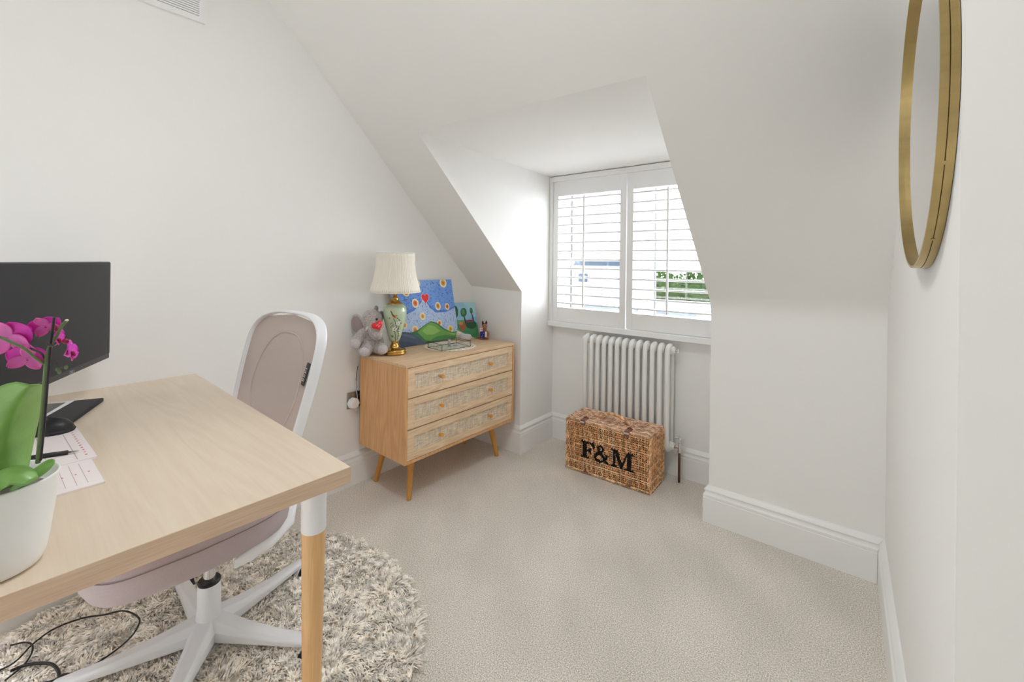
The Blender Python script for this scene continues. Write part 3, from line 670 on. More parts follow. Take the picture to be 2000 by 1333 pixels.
# ------------------------------------------------------------------ rug
rg = wroot('shag_rug', 'round cream shaggy rug under the desk and office chair', 'rug', (.64, -1.775, 0))
RC = Vector((.640, -1.775, 0)); RR = .632
RX_, RY_ = .640, .640
MB().lathe([(RR-.015, 0.001), (RR-.006, .008), (RR-.010, .016), (RR-.025, .021)], 96).build('rug_base', M['pile_base'], rg)
q = MB(); rnd = random.Random(11)
NT = 44000
for i in range(NT):
    r_ = RR*math.sqrt(rnd.random()); a = rnd.uniform(0, 2*PI); x, y = r_*cos(a), r_*sin(a)
    wx, wy = x+RC.x, y+RC.y
    n1 = noise.noise((wx*16, wy*16, 0)); n2 = noise.noise((wx*16, wy*16, 7.3))
    dr = Vector((n1+.15*math.copysign(1, n1), n2, 0))*1.5+Vector((rnd.gauss(0, .35), rnd.gauss(0, .35), 0)); dr = dr/max(1, dr.length)
    L_ = rnd.uniform(.015, .023); wdt = rnd.uniform(.0018, .0030)
    edge = max(0, (r_/RR-.93)/.07); dr = dr*.75+Vector((cos(a), sin(a), 0))*.35*edge
    p0 = Vector((x, y, .016)); p1 = p0+Vector((dr.x*.012, dr.y*.012, L_*.62)); p2 = p1+Vector((dr.x*.014, dr.y*.014, L_*.22-.003*dr.length))
    p3 = p2+Vector((dr.x*.011, dr.y*.011, -.003*rnd.random()))
    sd = Vector((-dr.y, dr.x, 0)); sd = sd.normalized() if sd.length > .01 else Vector((1, 0, 0)); nn = Vector((dr.x, dr.y, 0)).normalized() if dr.length > .01 else Vector((0, 1, 0))
    b = len(q.v)
    for p, w_ in ((p0, wdt*.8), (p1, wdt), (p2, wdt*.85), (p3, wdt*.3)):
        q.v += [tuple(p+sd*w_), tuple(p-nn*w_*.7+Vector((0, 0, w_*.6))), tuple(p-sd*w_)]
    for k in range(3):
        for j in range(3): q.f.append((b+k*3+j, b+k*3+(j+1) % 3, b+k*3+3+(j+1) % 3, b+k*3+3+j)); q.m.append(0)
o = q.build('rug_pile', M['pile'], rg); o['kind'] = 'stuff'

# ------------------------------------------------------------------ office chair
HUB = Vector((.575, -1.72, 0))
oc = root('office_chair', 'white office swivel chair with taupe mesh back tucked under the desk', 'chair', HUB, 0)
RZB = .036  # the casters stand in the pile
AL = .076; Fd = Vector((sin(AL), -cos(AL), 0)); Sd = Vector((cos(AL), sin(AL), 0))
q = MB(); star_r = .350
for k in range(5):
    a = .60+k*2*PI/5; d = Vector((cos(a), sin(a), 0)); s_ = Vector((-sin(a), cos(a), 0))
    secs = [(.0, .033, .065, .110), (.05, .035, .050, .102), (.12, .029, .047, .086), (.22, .023, .045, .070), (star_r-.01, .019, .045, .061), (star_r, .012, .048, .057)]
    b = len(q.v)
    for (r_, hw, z0, z1) in secs:
        for (u, z) in ((-1, z0), (-1, (z0+z1)/2+.004), (-.55, z1), (.55, z1), (1, (z0+z1)/2+.004), (1, z0)): q.addv([d*r_+s_*u*hw+Vector((0, 0, z))])
    n = 6
    for i in range(len(secs)-1):
        for j in range(n): q.addf([(b+i*n+j, b+i*n+(j+1) % n, b+(i+1)*n+(j+1) % n, b+(i+1)*n+j)])
    q.addf([tuple(b+(len(secs)-1)*n+j for j in range(n))])
q.lathe([(.030, .040), (.034, .045), (.036, .070), (.034, .110), (.031, .135), (.0305, .205), (.029, .208)], 32)
base = q.build('star_base', M['white_plastic'], oc, bevel=.003, auto=True)
for k in range(5):
    a = .60+k*2*PI/5; d = Vector((cos(a), sin(a), 0)); c_ = d*(star_r-.018)+Vector((.014*sin(a), -.014*cos(a), 0)); s_ = Vector((-sin(a), cos(a), 0))
    q = MB()
    for sg in (-1, 1): q.tube([c_+s_*sg*.010+Vector((0, 0, .027)), c_+s_*sg*.024+Vector((0, 0, .027))], .0255, 20)
    q.cyl(c_+Vector((0, 0, .027))-s_*.02, c_+Vector((0, 0, .027))+s_*.02, .008, 8); q.cyl(d*(star_r-.018)+Vector((0, 0, .03)), d*(star_r-.018)+Vector((0, 0, .058)), .007, 8)
    hd = []
    cs = q.build('caster', M['black'], oc, bevel=.002)
    q = MB(); q.tube([c_+Vector((0, 0, .027))-s_*.0095, c_+Vector((0, 0, .027))+s_*.0095], .0265, 20, ); put(q.build('caster_hood', M['white_plastic'], oc, bevel=.002), cs); q = None
    cs.children[0].matrix_parent_inverse = Matrix.Identity(4)
MB().lathe([(.026, .200), (.030, .206), (.031, .212), (.028, .216), (.020, .216)], 28).build('gas_lift_collar', M['black'], oc, auto=True)
MB().cyl((0, 0, .21), (0, 0, .34), .0165, 20).build('gas_lift', M['chrome'], oc, auto=True)
MB().box((-.08, -.09, .335), (.08, .10, .368)).build('tilt_mechanism', M['white_plastic'], oc, bevel=.012)
# seat: superellipse cushion; u across, v along the chair's facing
def seat_pt(th, k, z, rad=1.0):
    e = 2/3.0; cu = math.copysign(abs(cos(th))**e, cos(th)); cv = math.copysign(abs(sin(th))**e, sin(th))
    u = .238*cu*rad; v = .245*cv*rad+.055
    zz = z - (.035*max(0, (v-.16)/.14)**2)
    return Sd*u+Fd*v+Vector((0, 0, zz))
q = MB(); n = 64; lv = [(0, .372), (.70, .372), (.90, .376), (.97, .388), (1.0, .405), (1.0, .440), (.985, .462), (.94, .476), (.80, .482), (.4, .478), (0.0, .474)]
b = len(q.v)
for (rad, z) in lv[1:-1]:
    q.addv([seat_pt(2*PI*i/n, 0, z, rad) for i in range(n)])
for k in range(len(lv)-3):
    for i in range(n): q.addf([(b+k*n+i, b+k*n+(i+1) % n, b+(k+1)*n+(i+1) % n, b+(k+1)*n+i)])
q.addf([tuple(b+i for i in reversed(range(n))), tuple(b+(len(lv)-3)*n+i for i in range(n))])
seat = q.build('seat', M['fabric_seat'], oc, smooth=True)
q = MB().tube([seat_pt(2*PI*i/n, 0, .452, 1.003) for i in range(n)], .0012, 6, closed=True); put(q.build('seam', M['stitch'], None, smooth=True), seat)
seat.children[0].matrix_parent_inverse = Matrix.Identity(4)
seat.children[0].parent = seat
# back: surface point at (s in -1..1, z)
BT = 1.016
ZS = [.45, .5, .6, .7, .8, .86, .91, .945, .965, .972]; WS = [.70, .72, .80, .90, .98, 1.0, .95, .80, .55, .0]
def interp(x, xs, ys):
    if x <= xs[0]: return ys[0]
    for i in range(len(xs)-1):
        if x <= xs[i+1]:
            t = (x-xs[i])/(xs[i+1]-xs[i]); return ys[i]+(ys[i+1]-ys[i])*t
    return ys[-1]
def bw(z): return interp(z-(BT-.972), ZS, WS)*.231
BH = Vector((.560, -1.729, 0))-HUB
def bp_(wd, z):
    zz = z-(BT-.972); r_ = .147+.26*max(0, zz-.45)-.35*wd*wd
    if zz < .45: r_ = .147-.35*wd*wd+.25*(.45-zz)*.4
    return BH - Fd*r_ + Sd*wd + Vector((0, 0, z))
# smooth outline by arc parameter: superellipse top + tapering sides
def outline(N=90, inset=0.0, zb=.455):
    pts = []
    zc, W_ = .875, .231-inset
    for k in range(N+1):
        t = k/N
        if t < .33: z = zb+(zc-zb)*t/.33; w_ = W_*(.70+.30*sin(PI/2*((z-zb)/(zc-zb))**.85)) if z > .40 else W_*.7; pts.append((w_, z))
        elif t <= .67:
            th = PI*(t-.33)/.34; e = 2/3.1; cx_ = math.copysign(abs(cos(th))**e, cos(th)); pts.append((W_*cx_, zc+(BT-inset-zc)*abs(sin(th))**e))
        else: z = zb+(zc-zb)*(1-t)/.33; w_ = W_*(.70+.30*sin(PI/2*((z-zb)/(zc-zb))**.85)); pts.append((-w_, z))
    return pts
OL = outline()
q = MB(); path = [bp_(w_*(.225/.231), z-.006*max(0, (z-.875)/.141)) for w_, z in OL]
# legs of the frame curve under the seat and forward
def tail(sg):
    w0 = sg*.160
    return [bp_(w0, .455), BH+Sd*w0*1.12-Fd*.175+Vector((0, 0, .425)), BH+Sd*w0*1.30-Fd*.150+Vector((0, 0, .395)), BH+Sd*sg*.222-Fd*.085+Vector((0, 0, .368)), BH+Sd*sg*.224-Fd*.03+Vector((0, 0, .358)), BH+Sd*sg*.222+Fd*.01+Vector((0, 0, .354))]
full = list(reversed(tail(1)))[:-1]+path+tail(-1)[1:]
q.tube(full, .016, 12, up=tuple(-Fd), flat=(1.2, .36))
q.build('back_frame', M['white_plastic'], oc, smooth=True)
q = MB(); rows_ = 34
def meshpt(u, v):
    z = .455+(BT-.012-.455)*v; zc = .875; W_ = .231-.010
    if z <= zc: w_ = W_*(.70+.30*sin(PI/2*((z-.455)/(zc-.455))**.85))
    else: t = min(1, (z-zc)/(BT-.012-zc)); w_ = W_*max(0, 1-t**3.1)**(1/3.1)
    return bp_(w_*(2*u-1), z)-Fd*(-.006)
q.grid(meshpt, 24, rows_); q.build('mesh_back', M['mesh'], oc, smooth=True)
ring = []
for k in range(60):
    th = 2*PI*k/60; e = .8; c1, s1 = cos(th), sin(th)
    z = .745+.195*math.copysign(abs(s1)**e, s1); w_ = .150*math.copysign(abs(c1)**e, c1)*(1 if s1 > 0 else 1-.55*abs(s1)); ring.append(bp_(w_, z)+Fd*.0045)
q = MB().tube(ring, .0045, 8, closed=True, up=tuple(-Fd), flat=(.5, 1)); q.build('lumbar_support', M['support'], oc, smooth=True)
q = MB(); tc_ = []
t0 = bp_(.166, .795)+Fd*.009; t1 = bp_(.195, .795)+Fd*.012; t2 = bp_(.203, .865)+Fd*.012; t3 = bp_(.176, .865)+Fd*.009
q.quad([t0, t1, t2, t3]); tg = q.build('fabric_tag', M['black'], oc, solid=.002)
q = MB()
for k in range(7):
    a_ = t0.lerp(t3, .2+k*.09); b_ = t1.lerp(t2, .2+k*.09); c1 = a_.lerp(b_, .30)+Fd*.003; c2 = a_.lerp(b_, .66)+Fd*.003
    q.tube([c1, c2] if k % 2 else [c1, c1.lerp(c2, .6)+Vector((0, 0, .003)), c2], .0012, 4)
put(q.build('tag_lettering', M['white_print'], None), tg); tg.children[0].matrix_parent_inverse = Matrix.Identity(4)
for o_ in oc.children: 
    pass
# the casters sink a little way into the shag: lift the whole chair onto the pile
oc.location.z = 0.0

# ------------------------------------------------------------------ monitor
mn = root('monitor', 'black computer monitor standing on the desk, cut off by left frame edge', 'monitor', (.36, -2.04, .74), 0)
md = Vector((.881, -.474, 0)).normalized(); mnrm = Vector((.474, .881, 0)).normalized()
pr = Vector((.127, -1.889, 0)); MWd = .61; mz0, mz1 = .857, 1.186
Tm = Matrix.Translation((pr.x, pr.y, 0)) @ Matrix(((md.x, mnrm.x, 0, 0), (md.y, mnrm.y, 0, 0), (0, 0, 1, 0), (0, 0, 0, 1)))
Tl = Matrix.Translation(-Vector(mn.location)) @ Tm
q = MB(); q.T = Tl; q.box((0, -.034, mz0), (MWd, 0, mz1)); q.build('housing', M['bezel'], mn, bevel=.003)
q = MB(); q.T = Tl; q.box((.004, -.001, mz0+.018), (MWd-.004, .0015, mz1-.004)); q.build('screen', M['screen'], mn)
q = MB(); q.T = Tl; q.box((MWd/2-.05, -.05, .98), (MWd/2+.05, -.034, 1.08)); q.T = None
po = Vector((.30, -2.205, 0)); ce = pr+md*(MWd/2)-mnrm*.045; ml_ = Vector(mn.location)
q.tube([po+Vector((0, 0, .741))-ml_, po+Vector((0, 0, 1.05))-ml_], .014, 16); q.tube([po+Vector((0, 0, 1.03))-ml_, ce+Vector((0, 0, 1.03))-ml_], .012, 12); q.tube([po+Vector((0, 0, .7405))-ml_, po+Vector((0, 0, .752))-ml_], .032, 24); q.build('monitor_arm', M['black_soft'], mn, auto=True)
def text_mesh(body, size):
    cu = bpy.data.curves.new('t', 'FONT'); cu.body = body; cu.size = size; cu.extrude = size*.01; o_ = bpy.data.objects.new('t', cu); COL.objects.link(o_)
    dg = bpy.context.evaluated_depsgraph_get(); dg.update(); me = bpy.data.meshes.new_from_object(o_.evaluated_get(dg)); bpy.data.objects.remove(o_); return me
me = text_mesh('DELL', .0125); me.materials.clear(); me.materials.append(M['grey_print'])
o = bpy.data.objects.new('logo', me); COL.objects.link(o)
# text x runs towards +md seen from the front is mirrored, so run it towards -md
lg = Matrix(((-md.x, 0, mnrm.x, 0), (-md.y, 0, mnrm.y, 0), (0, 1, 0, 0), (0, 0, 0, 1)))
lp = pr+md*.252+mnrm*.0012+Vector((0, 0, mz0+.0035))-Vector(mn.location)
o.matrix_basis = Matrix.Translation(lp) @ lg; o.parent = mn

# ------------------------------------------------------------------ things on the desk
zd = DZ
def slab(name, pts, z0, z1, m, label, cat, bevel=.001):
    c = sum((Vector((*p, 0)) for p in pts), Vector())/len(pts); o = MB().prism([(p[0]-c.x, p[1]-c.y) for p in pts], (0, 0, 0), (1, 0, 0), (0, 1, 0), (0, 0, z1-z0)).build(name, m, bevel=bevel)
    o.location = (c.x, c.y, z0); return tag(o, label, cat) if label else o
P2 = lambda x, y, z=.745: tuple(atz(x, y, z)[:2])
pa, pb, pc = Vector(P2(203, 777, .752)), Vector(P2(103.5, 775, .752)), Vector(P2(146, 817, .752))
ux = (pc-pa).normalized(); vy = Vector((-ux.y, ux.x)); vy = vy if vy.dot(pb-pa) > 0 else -vy
tabw, tabl = .152, .22
nbk = slab('laptop', [tuple(pa), tuple(pa+ux*tabl), tuple(pa+ux*tabl+vy*tabw), tuple(pa+vy*tabw)], zd, zd+.012, M['black_soft'], 'closed thin black laptop lying flat at the back of the desk', 'laptop', .003)
def card_pts(c, ux_, vy_, w_, h_): return [tuple(c), tuple(c+ux_*w_), tuple(c+ux_*w_+vy_*h_), tuple(c+vy_*h_)]
q1, q2, q3 = Vector(P2(146, 782, .754)), Vector(P2(77, 782, .754)), Vector(P2(94, 811, .754))
ua = (q3-q1).normalized(); va = Vector((-ua.y, ua.x)); va = va if va.dot(q2-q1) > 0 else -va
ph = slab('photo_print', card_pts(q1, ua, va, .15, .10), zd+.0122, zd+.0132, M['white_print'], 'dark photo print with white border lying on the black laptop', 'photo', .0002)
c_ = Vector(ph.location[:2]); inn = [((p[0]-c_.x)*.8, (p[1]-c_.y)*.74) for p in card_pts(q1, ua, va, .15, .10)]
put(MB().prism(inn, (0, 0, .001), (1, 0, 0), (0, 1, 0), (0, 0, .0004)).build('picture', mat('dark_photo', (.05, .045, .045), .3, var=[(20, .6, (1, 1, 1))])), ph); ph.children[0].matrix_parent_inverse = Matrix.Identity(4)
# mouse
ms = root('computer_mouse', 'black computer mouse on the pink notepad', 'mouse', (.50, -2.063, zd+.0072), 2.5)
q = MB()
def mo(u, v):
    th = 2*PI*u; ph_ = v*PI/2; return (.034*cos(th)*cos(ph_)*1.0, .057*sin(th)*cos(ph_), .001+.034*sin(ph_)**.8*(1-.12*sin(th)))
q.grid(mo, 32, 10); q.build('shell', M['black'], ms, smooth=True)
MB().lathe([(.0335, 0), (.035, .004), (.0335, .008)], 32, rfun=lambda a, z: 1+.65*abs(sin(a))**2).build('mouse_base', M['black_soft'], ms, smooth=True)
MB().box((-.004, .018, .026), (.004, .036, .033)).build('scroll_wheel', M['black_soft'], ms, bevel=.002)
# notepads
def pad(name, a, top, bot, L_, th, z0, label, marks):
    a, top, bot = Vector(a), Vector(top), Vector(bot); u = (top-a).normalized(); v = Vector((-u.y, u.x)); v = v if v.dot(bot-a) > 0 else -v
    w_ = max(.05, (top-a).length)
    r_ = root(name, label, 'notepad', (a.x, a.y, z0), math.atan2(u.y, u.x)); sg = 1 if Vector((-u.y, u.x)).dot(v) > 0 else -1
    L2 = L_
    lo, hi = (0, 0, 0), (w_, sg*L2, th)
    MB().box((0, min(0, sg*L2), 0), (w_, max(0, sg*L2), th)).build('pages', M['pink_paper'], r_)
    q = MB(); q2_ = MB()
    for k, (x0, x1, y0, y1, red) in enumerate(marks):
        (q2_ if red else q).box((x0*w_, min(sg*y0, sg*y1), th), (x1*w_, max(sg*y0, sg*y1), th+.0003))
    q.build('ruled_lines', M['pink_line'], r_); q2_.build('printed_marks', M['red_print'], r_)
    return r_
mk = [(.04, .96, .030, .0312, 0), (.04, .96, .075, .0762, 0), (.2, .201, .03, .14, 0)]+[(.10+.07*k, .115+.07*k, .012, .016, 1) for k in range(12)]
nA, nT, nB_ = P2(190, 887, .752), P2(149, 830, .752), P2(121, 908, .752)
pad('notepad', nA, nT, nB_, .17, .007, zd+.0002, 'pale pink printed notepad under the mouse and pen', mk)
mk2 = [(.12, .9, .022+.016*k, .0226+.016*k, 0) for k in range(5)]+[(.5, .52, .012+.02*k, .015+.02*k, 1) for k in range(5)]
nA2, nT2, nB2 = P2(205, 941, .744), P2(178, 896, .744), P2(118, 965, .744)
pad('notepad', nA2, nT2, nB2, .10, .004, zd+.0002, 'small pale pink notepad nearest the white flowerpot', mk2)
# pen
pA = Vector(atz(154, 881, zd+.012)); pB = Vector(atz(52, 896, zd+.012)); dpn = (pB-pA).normalized()
pn = wroot('ballpoint_pen', 'black ballpoint pen lying across the pink notepad', 'pen', (pA.x, pA.y, zd+.0075))
o = MB().tube([pA+dpn*.018, pA+dpn*.019, pA+dpn*.06, pA+dpn*.13, pA+dpn*.135], [.003, .0048, .0052, .0048, .003], 14); wpart(o, 'barrel', M['black'], pn, smooth=True)
o = MB().tube([pA, pA+dpn*.004, pA+dpn*.019], [.0006, .0012, .0026], 10); wpart(o, 'tip', M['steel'], pn, smooth=True)
for c_ in pn.children: c_.location.z += 0.0

# ------------------------------------------------------------------ orchid
PC = Vector((1.151, -2.165, zd))
orc = root('orchid', 'magenta flowering orchid in a white pot on the desk front', 'potted plant', PC)
MB().lathe([(.030, .0), (.044, .0005), (.050, .004), (.0545, .014), (.0575, .03), (.063, .075), (.0675, .128), (.0685, .131), (.0675, .133), (.0655, .131), (.0625, .110), (.058, .104)], 56, cap=True).build('flowerpot', M['pot'], orc, smooth=True)
MB().lathe([(.0, .108), (.03, .110), (.0595, .107)], 32, cap=False).build('compost', M['soil'], orc)
DO = .632
O3 = lambda x, y, d=0: at(x, y, DO+d)-PC
def leaf(pts, wmax, up, n=14, name='leaf', fold=.25):
    """blade along pts; up = blade normal hint"""
    P = [Vector(p) for p in pts]
    def bez(t):
        k = len(P)-1
        Q = P[:]
        while len(Q) > 1: Q = [Q[i].lerp(Q[i+1], t) for i in range(len(Q)-1)]
        return Q[0]
    q = MB(); upv = Vector(up).normalized()
    def fn(u, v):
        c = bez(v); d = (bez(min(1, v+.02))-bez(max(0, v-.02))).normalized(); s = d.cross(upv).normalized(); nn = s.cross(d)
        w_ = wmax*(sin(PI*min(1, v*.93+.07))**.55)*(1-.12*v) if v < .999 else 0.0005
        x = 2*u-1
        return c+s*x*w_+nn*(fold*abs(x)**1.3*w_)
    q.grid(fn, 10, 22); q.build(name, M['leaf'], orc, smooth=True, solid=.0022)
vw = (CAMP-(PC+Vector((0, 0, .15)))).normalized()
leaf([O3(24, 950, .02), O3(-6, 880, .01), O3(18, 790, .0), O3(58, 752, -.01)], .043, -(vw+Vector((.2, .3, .1))), fold=.6)
leaf([O3(20, 958, -.0), O3(55, 925, .0), O3(80, 915, .0), O3(107, 899, .01)], .0145, Vector((0, 0, -1))-vw*.8, fold=.3)
leaf([O3(62, 940, -.02), O3(30, 915, -.02), O3(0, 925, -.03), O3(-45, 985, -.05)], .0165, Vector((0, 0, -1))-vw*.9, fold=.15)
def tb(name, pts, r, m, n=8):
    P = [Vector(p) for p in pts]; out_ = []
    for i in range(len(P)-1):
        a0, a1, a2, a3 = P[max(0, i-1)], P[i], P[i+1], P[min(len(P)-1, i+2)]
        for k in range(6):
            t = k/6; out_.append(.5*((2*a1)+(a2-a0)*t+(2*a0-5*a1+4*a2-a3)*t*t+(3*a1-a0-3*a2+a3)*t**3))
    out_.append(P[-1]); rr = r if not isinstance(r, tuple) else [r[0]+(r[1]-r[0])*k/(len(out_)-1) for k in range(len(out_))]
    return MB().tube(out_, rr, n).build(name, m, orc, smooth=True)
tb('flower_stem', [O3(74, 905), O3(80, 840), O3(86, 780), O3(90, 720), O3(94, 690), O3(103, 665, .0)], .0028, M['stem'])
tb('support_stake', [O3(79, 900, -.006), O3(87, 820, -.006), O3(93, 740, -.006), O3(98, 680, -.006), O3(106, 620, -.006)], .0017, M['black'])
tb('flower_spike', [O3(88, 712), O3(70, 700, -.01), O3(48, 682, -.02), O3(20, 668, -.03), O3(0, 659, -.03), O3(-25, 650, -.03)], .0019, M['stem'])
tb('flower_spike', [O3(100, 672), O3(112, 655), O3(120, 638), O3(130, 627)], (.0018, .0022), M['stem'])
tb('flower_spike', [O3(87, 702), O3(80, 690), O3(62, 682), O3(54, 674), O3(42, 672)], .0014, M['stem_dark'])
tb('flower_spike', [O3(99, 704), O3(110, 707), O3(115, 718), O3(127, 717)], .0011, M['stem_dark'])
tb('stem_clip', [O3(92, 672, -.012), O3(101, 676, -.012), O3(109, 670, -.012)], .0016, M['black'])
MB().ball(O3(130.5, 626), (.0022, .0022, .0016)).build('cut_tip', M['cut'], orc)
for (x, y) in ((112, 722), (116, 727), (129, 718)): MB().ball(O3(x, y), (.0022, .0022, .003)).build('flower_bud', M['stem'], orc, smooth=True)
def flower(px, py, R, nrm, roll, d=0, lip=True, back=False):
    c = O3(px, py, d); n_ = Vector(nrm).normalized(); x_ = n_.cross(Vector((0, 0, 1)))
    x_ = x_.normalized() if x_.length > .01 else Vector((1, 0, 0)); y_ = x_.cross(n_)
    q = MB(); q.use(M['petal_light'])
    def petal(ang, L_, wd, bend, mm):
        q.use(mm); dx = x_*cos(ang)+y_*sin(ang); sx_ = -x_*sin(ang)+y_*cos(ang)
        def fn(u, v):
            s = 2*u-1; w_ = wd*(sin(PI*(v*.90+.08))**.7) if v < .99 else wd*.12
            return c+dx*(L_*v)+sx_*(s*w_)+n_*(bend*v*v+.12*L_*s*s*(1 if not back else -1)*v+.002)
        q.grid(fn, 8, 10)
    for a_ in (PI/2, PI/2+2.25, PI/2-2.25): petal(a_+roll, R*.95, R*.38, -.15*R, M['petal_light'])
    for a_ in (.25, PI-.25): petal(a_+roll, R*1.0, R*.62, .1*R, M['petal'])
    o = q.build('flower', M['petal'], orc, smooth=True, solid=.0007)
    if lip:
        l = MB(); l.ball(c+n_*R*.22-y_*R*.18, (R*.17, R*.17, R*.13), 10, 7); l.ball(c+n_*R*.30-y_*R*.36, (R*.12, R*.12, R*.16), 10, 7)
        lo = l.build('lip', M['lip'], None, smooth=True); lo.parent = o
rr_, uu_ = Rv, Vector((0, 0, 1)); fw = -Fv   # fw: towards the camera
flower(12, 661, .031, Fv*.9+uu_*.3-Rv*.3, .2, -.01, back=True)
flower(88, 638, .019, Fv*.7+uu_*.5-Rv*.5, .4, .01, back=True)
flower(108, 660, .017, Rv*.9+Fv*.5, .1, .015)
flower(52, 700, .0225, Fv*.8+uu_*.2-Rv*.5, -.2, .0, back=True)
flower(134, 686, .0175, Rv*.9+Fv*.5+uu_*.1, .5, .0)
MB().ball(O3(109, 641, .005), (.003, .003, .005)).build('flower_bud', M['lip'], orc, smooth=True)
MB().ball(O3(128, 667, .005), (.004, .004, .004)).build('flower_bud', M['lip'], orc, smooth=True)

# ------------------------------------------------------------------ table lamp
ZT = CZ1+.0006
LC = Vector((.152, -.742, ZT))
lp_ = root('table_lamp', 'table lamp with pleated ivory shade and celadon vase base on the chest', 'table lamp', LC)
MB().lathe([(.058, 0), (.062, .003), (.0625, .009), (.059, .013), (.060, .016), (.061, .020), (.056, .025), (.043, .029), (.028, .033), (.0235, .040), (.0235, .047), (.019, .051), (.0165, .058), (.0185, .066), (.0185, .070)], 48).build('base', M['brass'], lp_, smooth=True)
vp = [(.0195, .068), (.0250, .072), (.0310, .085), (.0385, .110), (.0480, .145), (.0560, .180), (.0612, .212), (.0622, .232), (.0590, .250), (.0500, .264), (.0385, .272)]
vase = MB().lathe(vp, 56).build('vase', M['celadon'], lp_, smooth=True)
def vr(z): return interp(z, [p[1] for p in vp], [p[0] for p in vp])
# painted bird and blossom: thin relief on the glaze, azimuth 0 faces the camera
az0 = math.atan2((CAMP-LC).y, (CAMP-LC).x)
def dec(name, m, shapes, off=.0008):
    q = MB()
    for (cx, cz, rx, rz, rot) in shapes:
        rx, rz = rx*1.3, rz*1.3
        n = 12; pts = []
        for rad in (1, ):
            for k in range(n):
                a = 2*PI*k/n; x = rx*cos(a); z = rz*sin(a); x, z = x*cos(rot)-z*sin(rot), x*sin(rot)+z*cos(rot); x += cx; z += cz
                r_ = vr(z)+off; t = az0+1.2*x/r_; pts.append((r_*cos(t), r_*sin(t), z))
        r_ = vr(cz)+off*1.3; t = az0+1.2*cx/r_; b = q.addv(pts+[(r_*cos(t), r_*sin(t), cz)]); q.addf([(k, (k+1) % n, n) for k in range(n)], b)
    o = q.build(name, m, None); o.parent = vase; return o
def dl(path, r_): # line as overlapping ellipses
    out_ = []
    for i in range(len(path)-1):
        (x0, z0), (x1, z1) = path[i], path[i+1]; L_ = math.hypot(x1-x0, z1-z0); out_.append(((x0+x1)/2, (z0+z1)/2, L_/2+r_, r_, math.atan2(z1-z0, x1-x0)))
    return out_
dec('painted_branch', M['dark_paint'], dl([(.004, .066+.01), (.004, .10), (-.001, .13), (.006, .155), (.002, .178), (-.006, .196)], .0009)+dl([(.012, .08), (.016, .11), (.012, .13), (.018, .15)], .0008)+dl([(.0, .09), (-.008, .10), (-.013, .098)], .0008)
    + [(-.016+.003*k, .104-.004*(k % 3), .0022, .0014, k) for k in range(4)]+[(.018, .10+.013*k, .0024, .0016, k) for k in range(8)]+[(-.018+.005*(k % 3), .150+.006*k, .0024, .0015, k*.8) for k in range(5)]+[(.022, .185, .003, .0018, .6), (.028, .170, .003, .002, 2), (-.024, .20, .003, .0018, .5), (.012, .198, .0022, .0022, 0)], .0009)
dec('painted_blossom', M['petal_paint'], [(-.001+.0072*cos(a), .140+.0072*sin(a), .0048, .0038, a) for a in [k*2*PI/5+.3 for k in range(5)]]+[(.014+.006*cos(a), .172+.006*sin(a), .0042, .0032, a) for a in [k*2*PI/5 for k in range(5)]]+[(.022, .118, .004, .003, .5), (.020, .132, .003, .003, 0)], .0011)
dec('painted_blossom_centre', M['dark_paint'], [(-.001, .140, .0022, .0022, 0), (.014, .172, .0018, .0018, 0)]+[(-.001+.0125*cos(a), .140+.0125*sin(a), .002, .0014, a) for a in [k*2*PI/7 for k in range(7)]], .0014)
dec('painted_bird', M['tan_paint'], [(-.002, .207, .0095, .0055, -.75), (.005, .212, .0042, .0040, 0)], .0012)
dec('painted_bird_wing', M['brown_paint'], [(-.006, .213, .0100, .0030, -.85), (-.014, .228, .0100, .0020, -1.15), (.0085, .2145, .0022, .0016, 0)], .0015)
MB().lathe([(.040, .270), (.0405, .274), (.030, .279), (.027, .285), (.0175, .292), (.0155, .298), (.0165, .303), (.0110, .309), (.0085, .316), (.0125, .322), (.0125, .327), (.0090, .331), (.0090, .37), (.0110, .37), (.0110, .40), (.003, .40), (.003, .515)], 32).build('neck', M['brass'], lp_, auto=True)
R1, R2, Z1, Z2 = .1335, .1000, .335, .545
prof = [(R1+(R2-R1)*t-.010*sin(PI*t), Z1+(Z2-Z1)*t) for t in [k/12 for k in range(13)]]
sh_ = MB().lathe(prof, 360, cap=False, rfun=lambda a, z: 1+.013*sin(72*a)+.004*sin(31*a+z*8)).build('lamp_shade', M['shade'], lp_, smooth=True, solid=.0012)
for (rr0, zz0) in ((R1, Z1), (R2, Z2)):
    o = MB().tube([(rr0*1.003*cos(a), rr0*1.003*sin(a), zz0) for a in [2*PI*k/72 for k in range(72)]], .0022, 6, closed=True).build('shade_trim', M['shade'], None, smooth=True); o.parent = sh_
q = MB(); 
for k in range(3): a = k*2*PI/3; q.cyl((0, 0, .515), (R2*cos(a), R2*sin(a), .540), .0015, 6)
q.build('shade_carrier', M['brass'], lp_)

# ------------------------------------------------------------------ plush elephant
# own frame: x = screen right, y = away from the camera, z up
ED = Vector((.072, -.846, ZT)); ev = (CAMP-ED); ev.z = 0; ev.normalize(); ex = Vector((-ev.y, ev.x, 0))
el = root('toy_elephant', 'grey plush elephant holding a red heart, leaning beside the lamp', 'soft toy', ED, math.atan2(ex.y, ex.x))
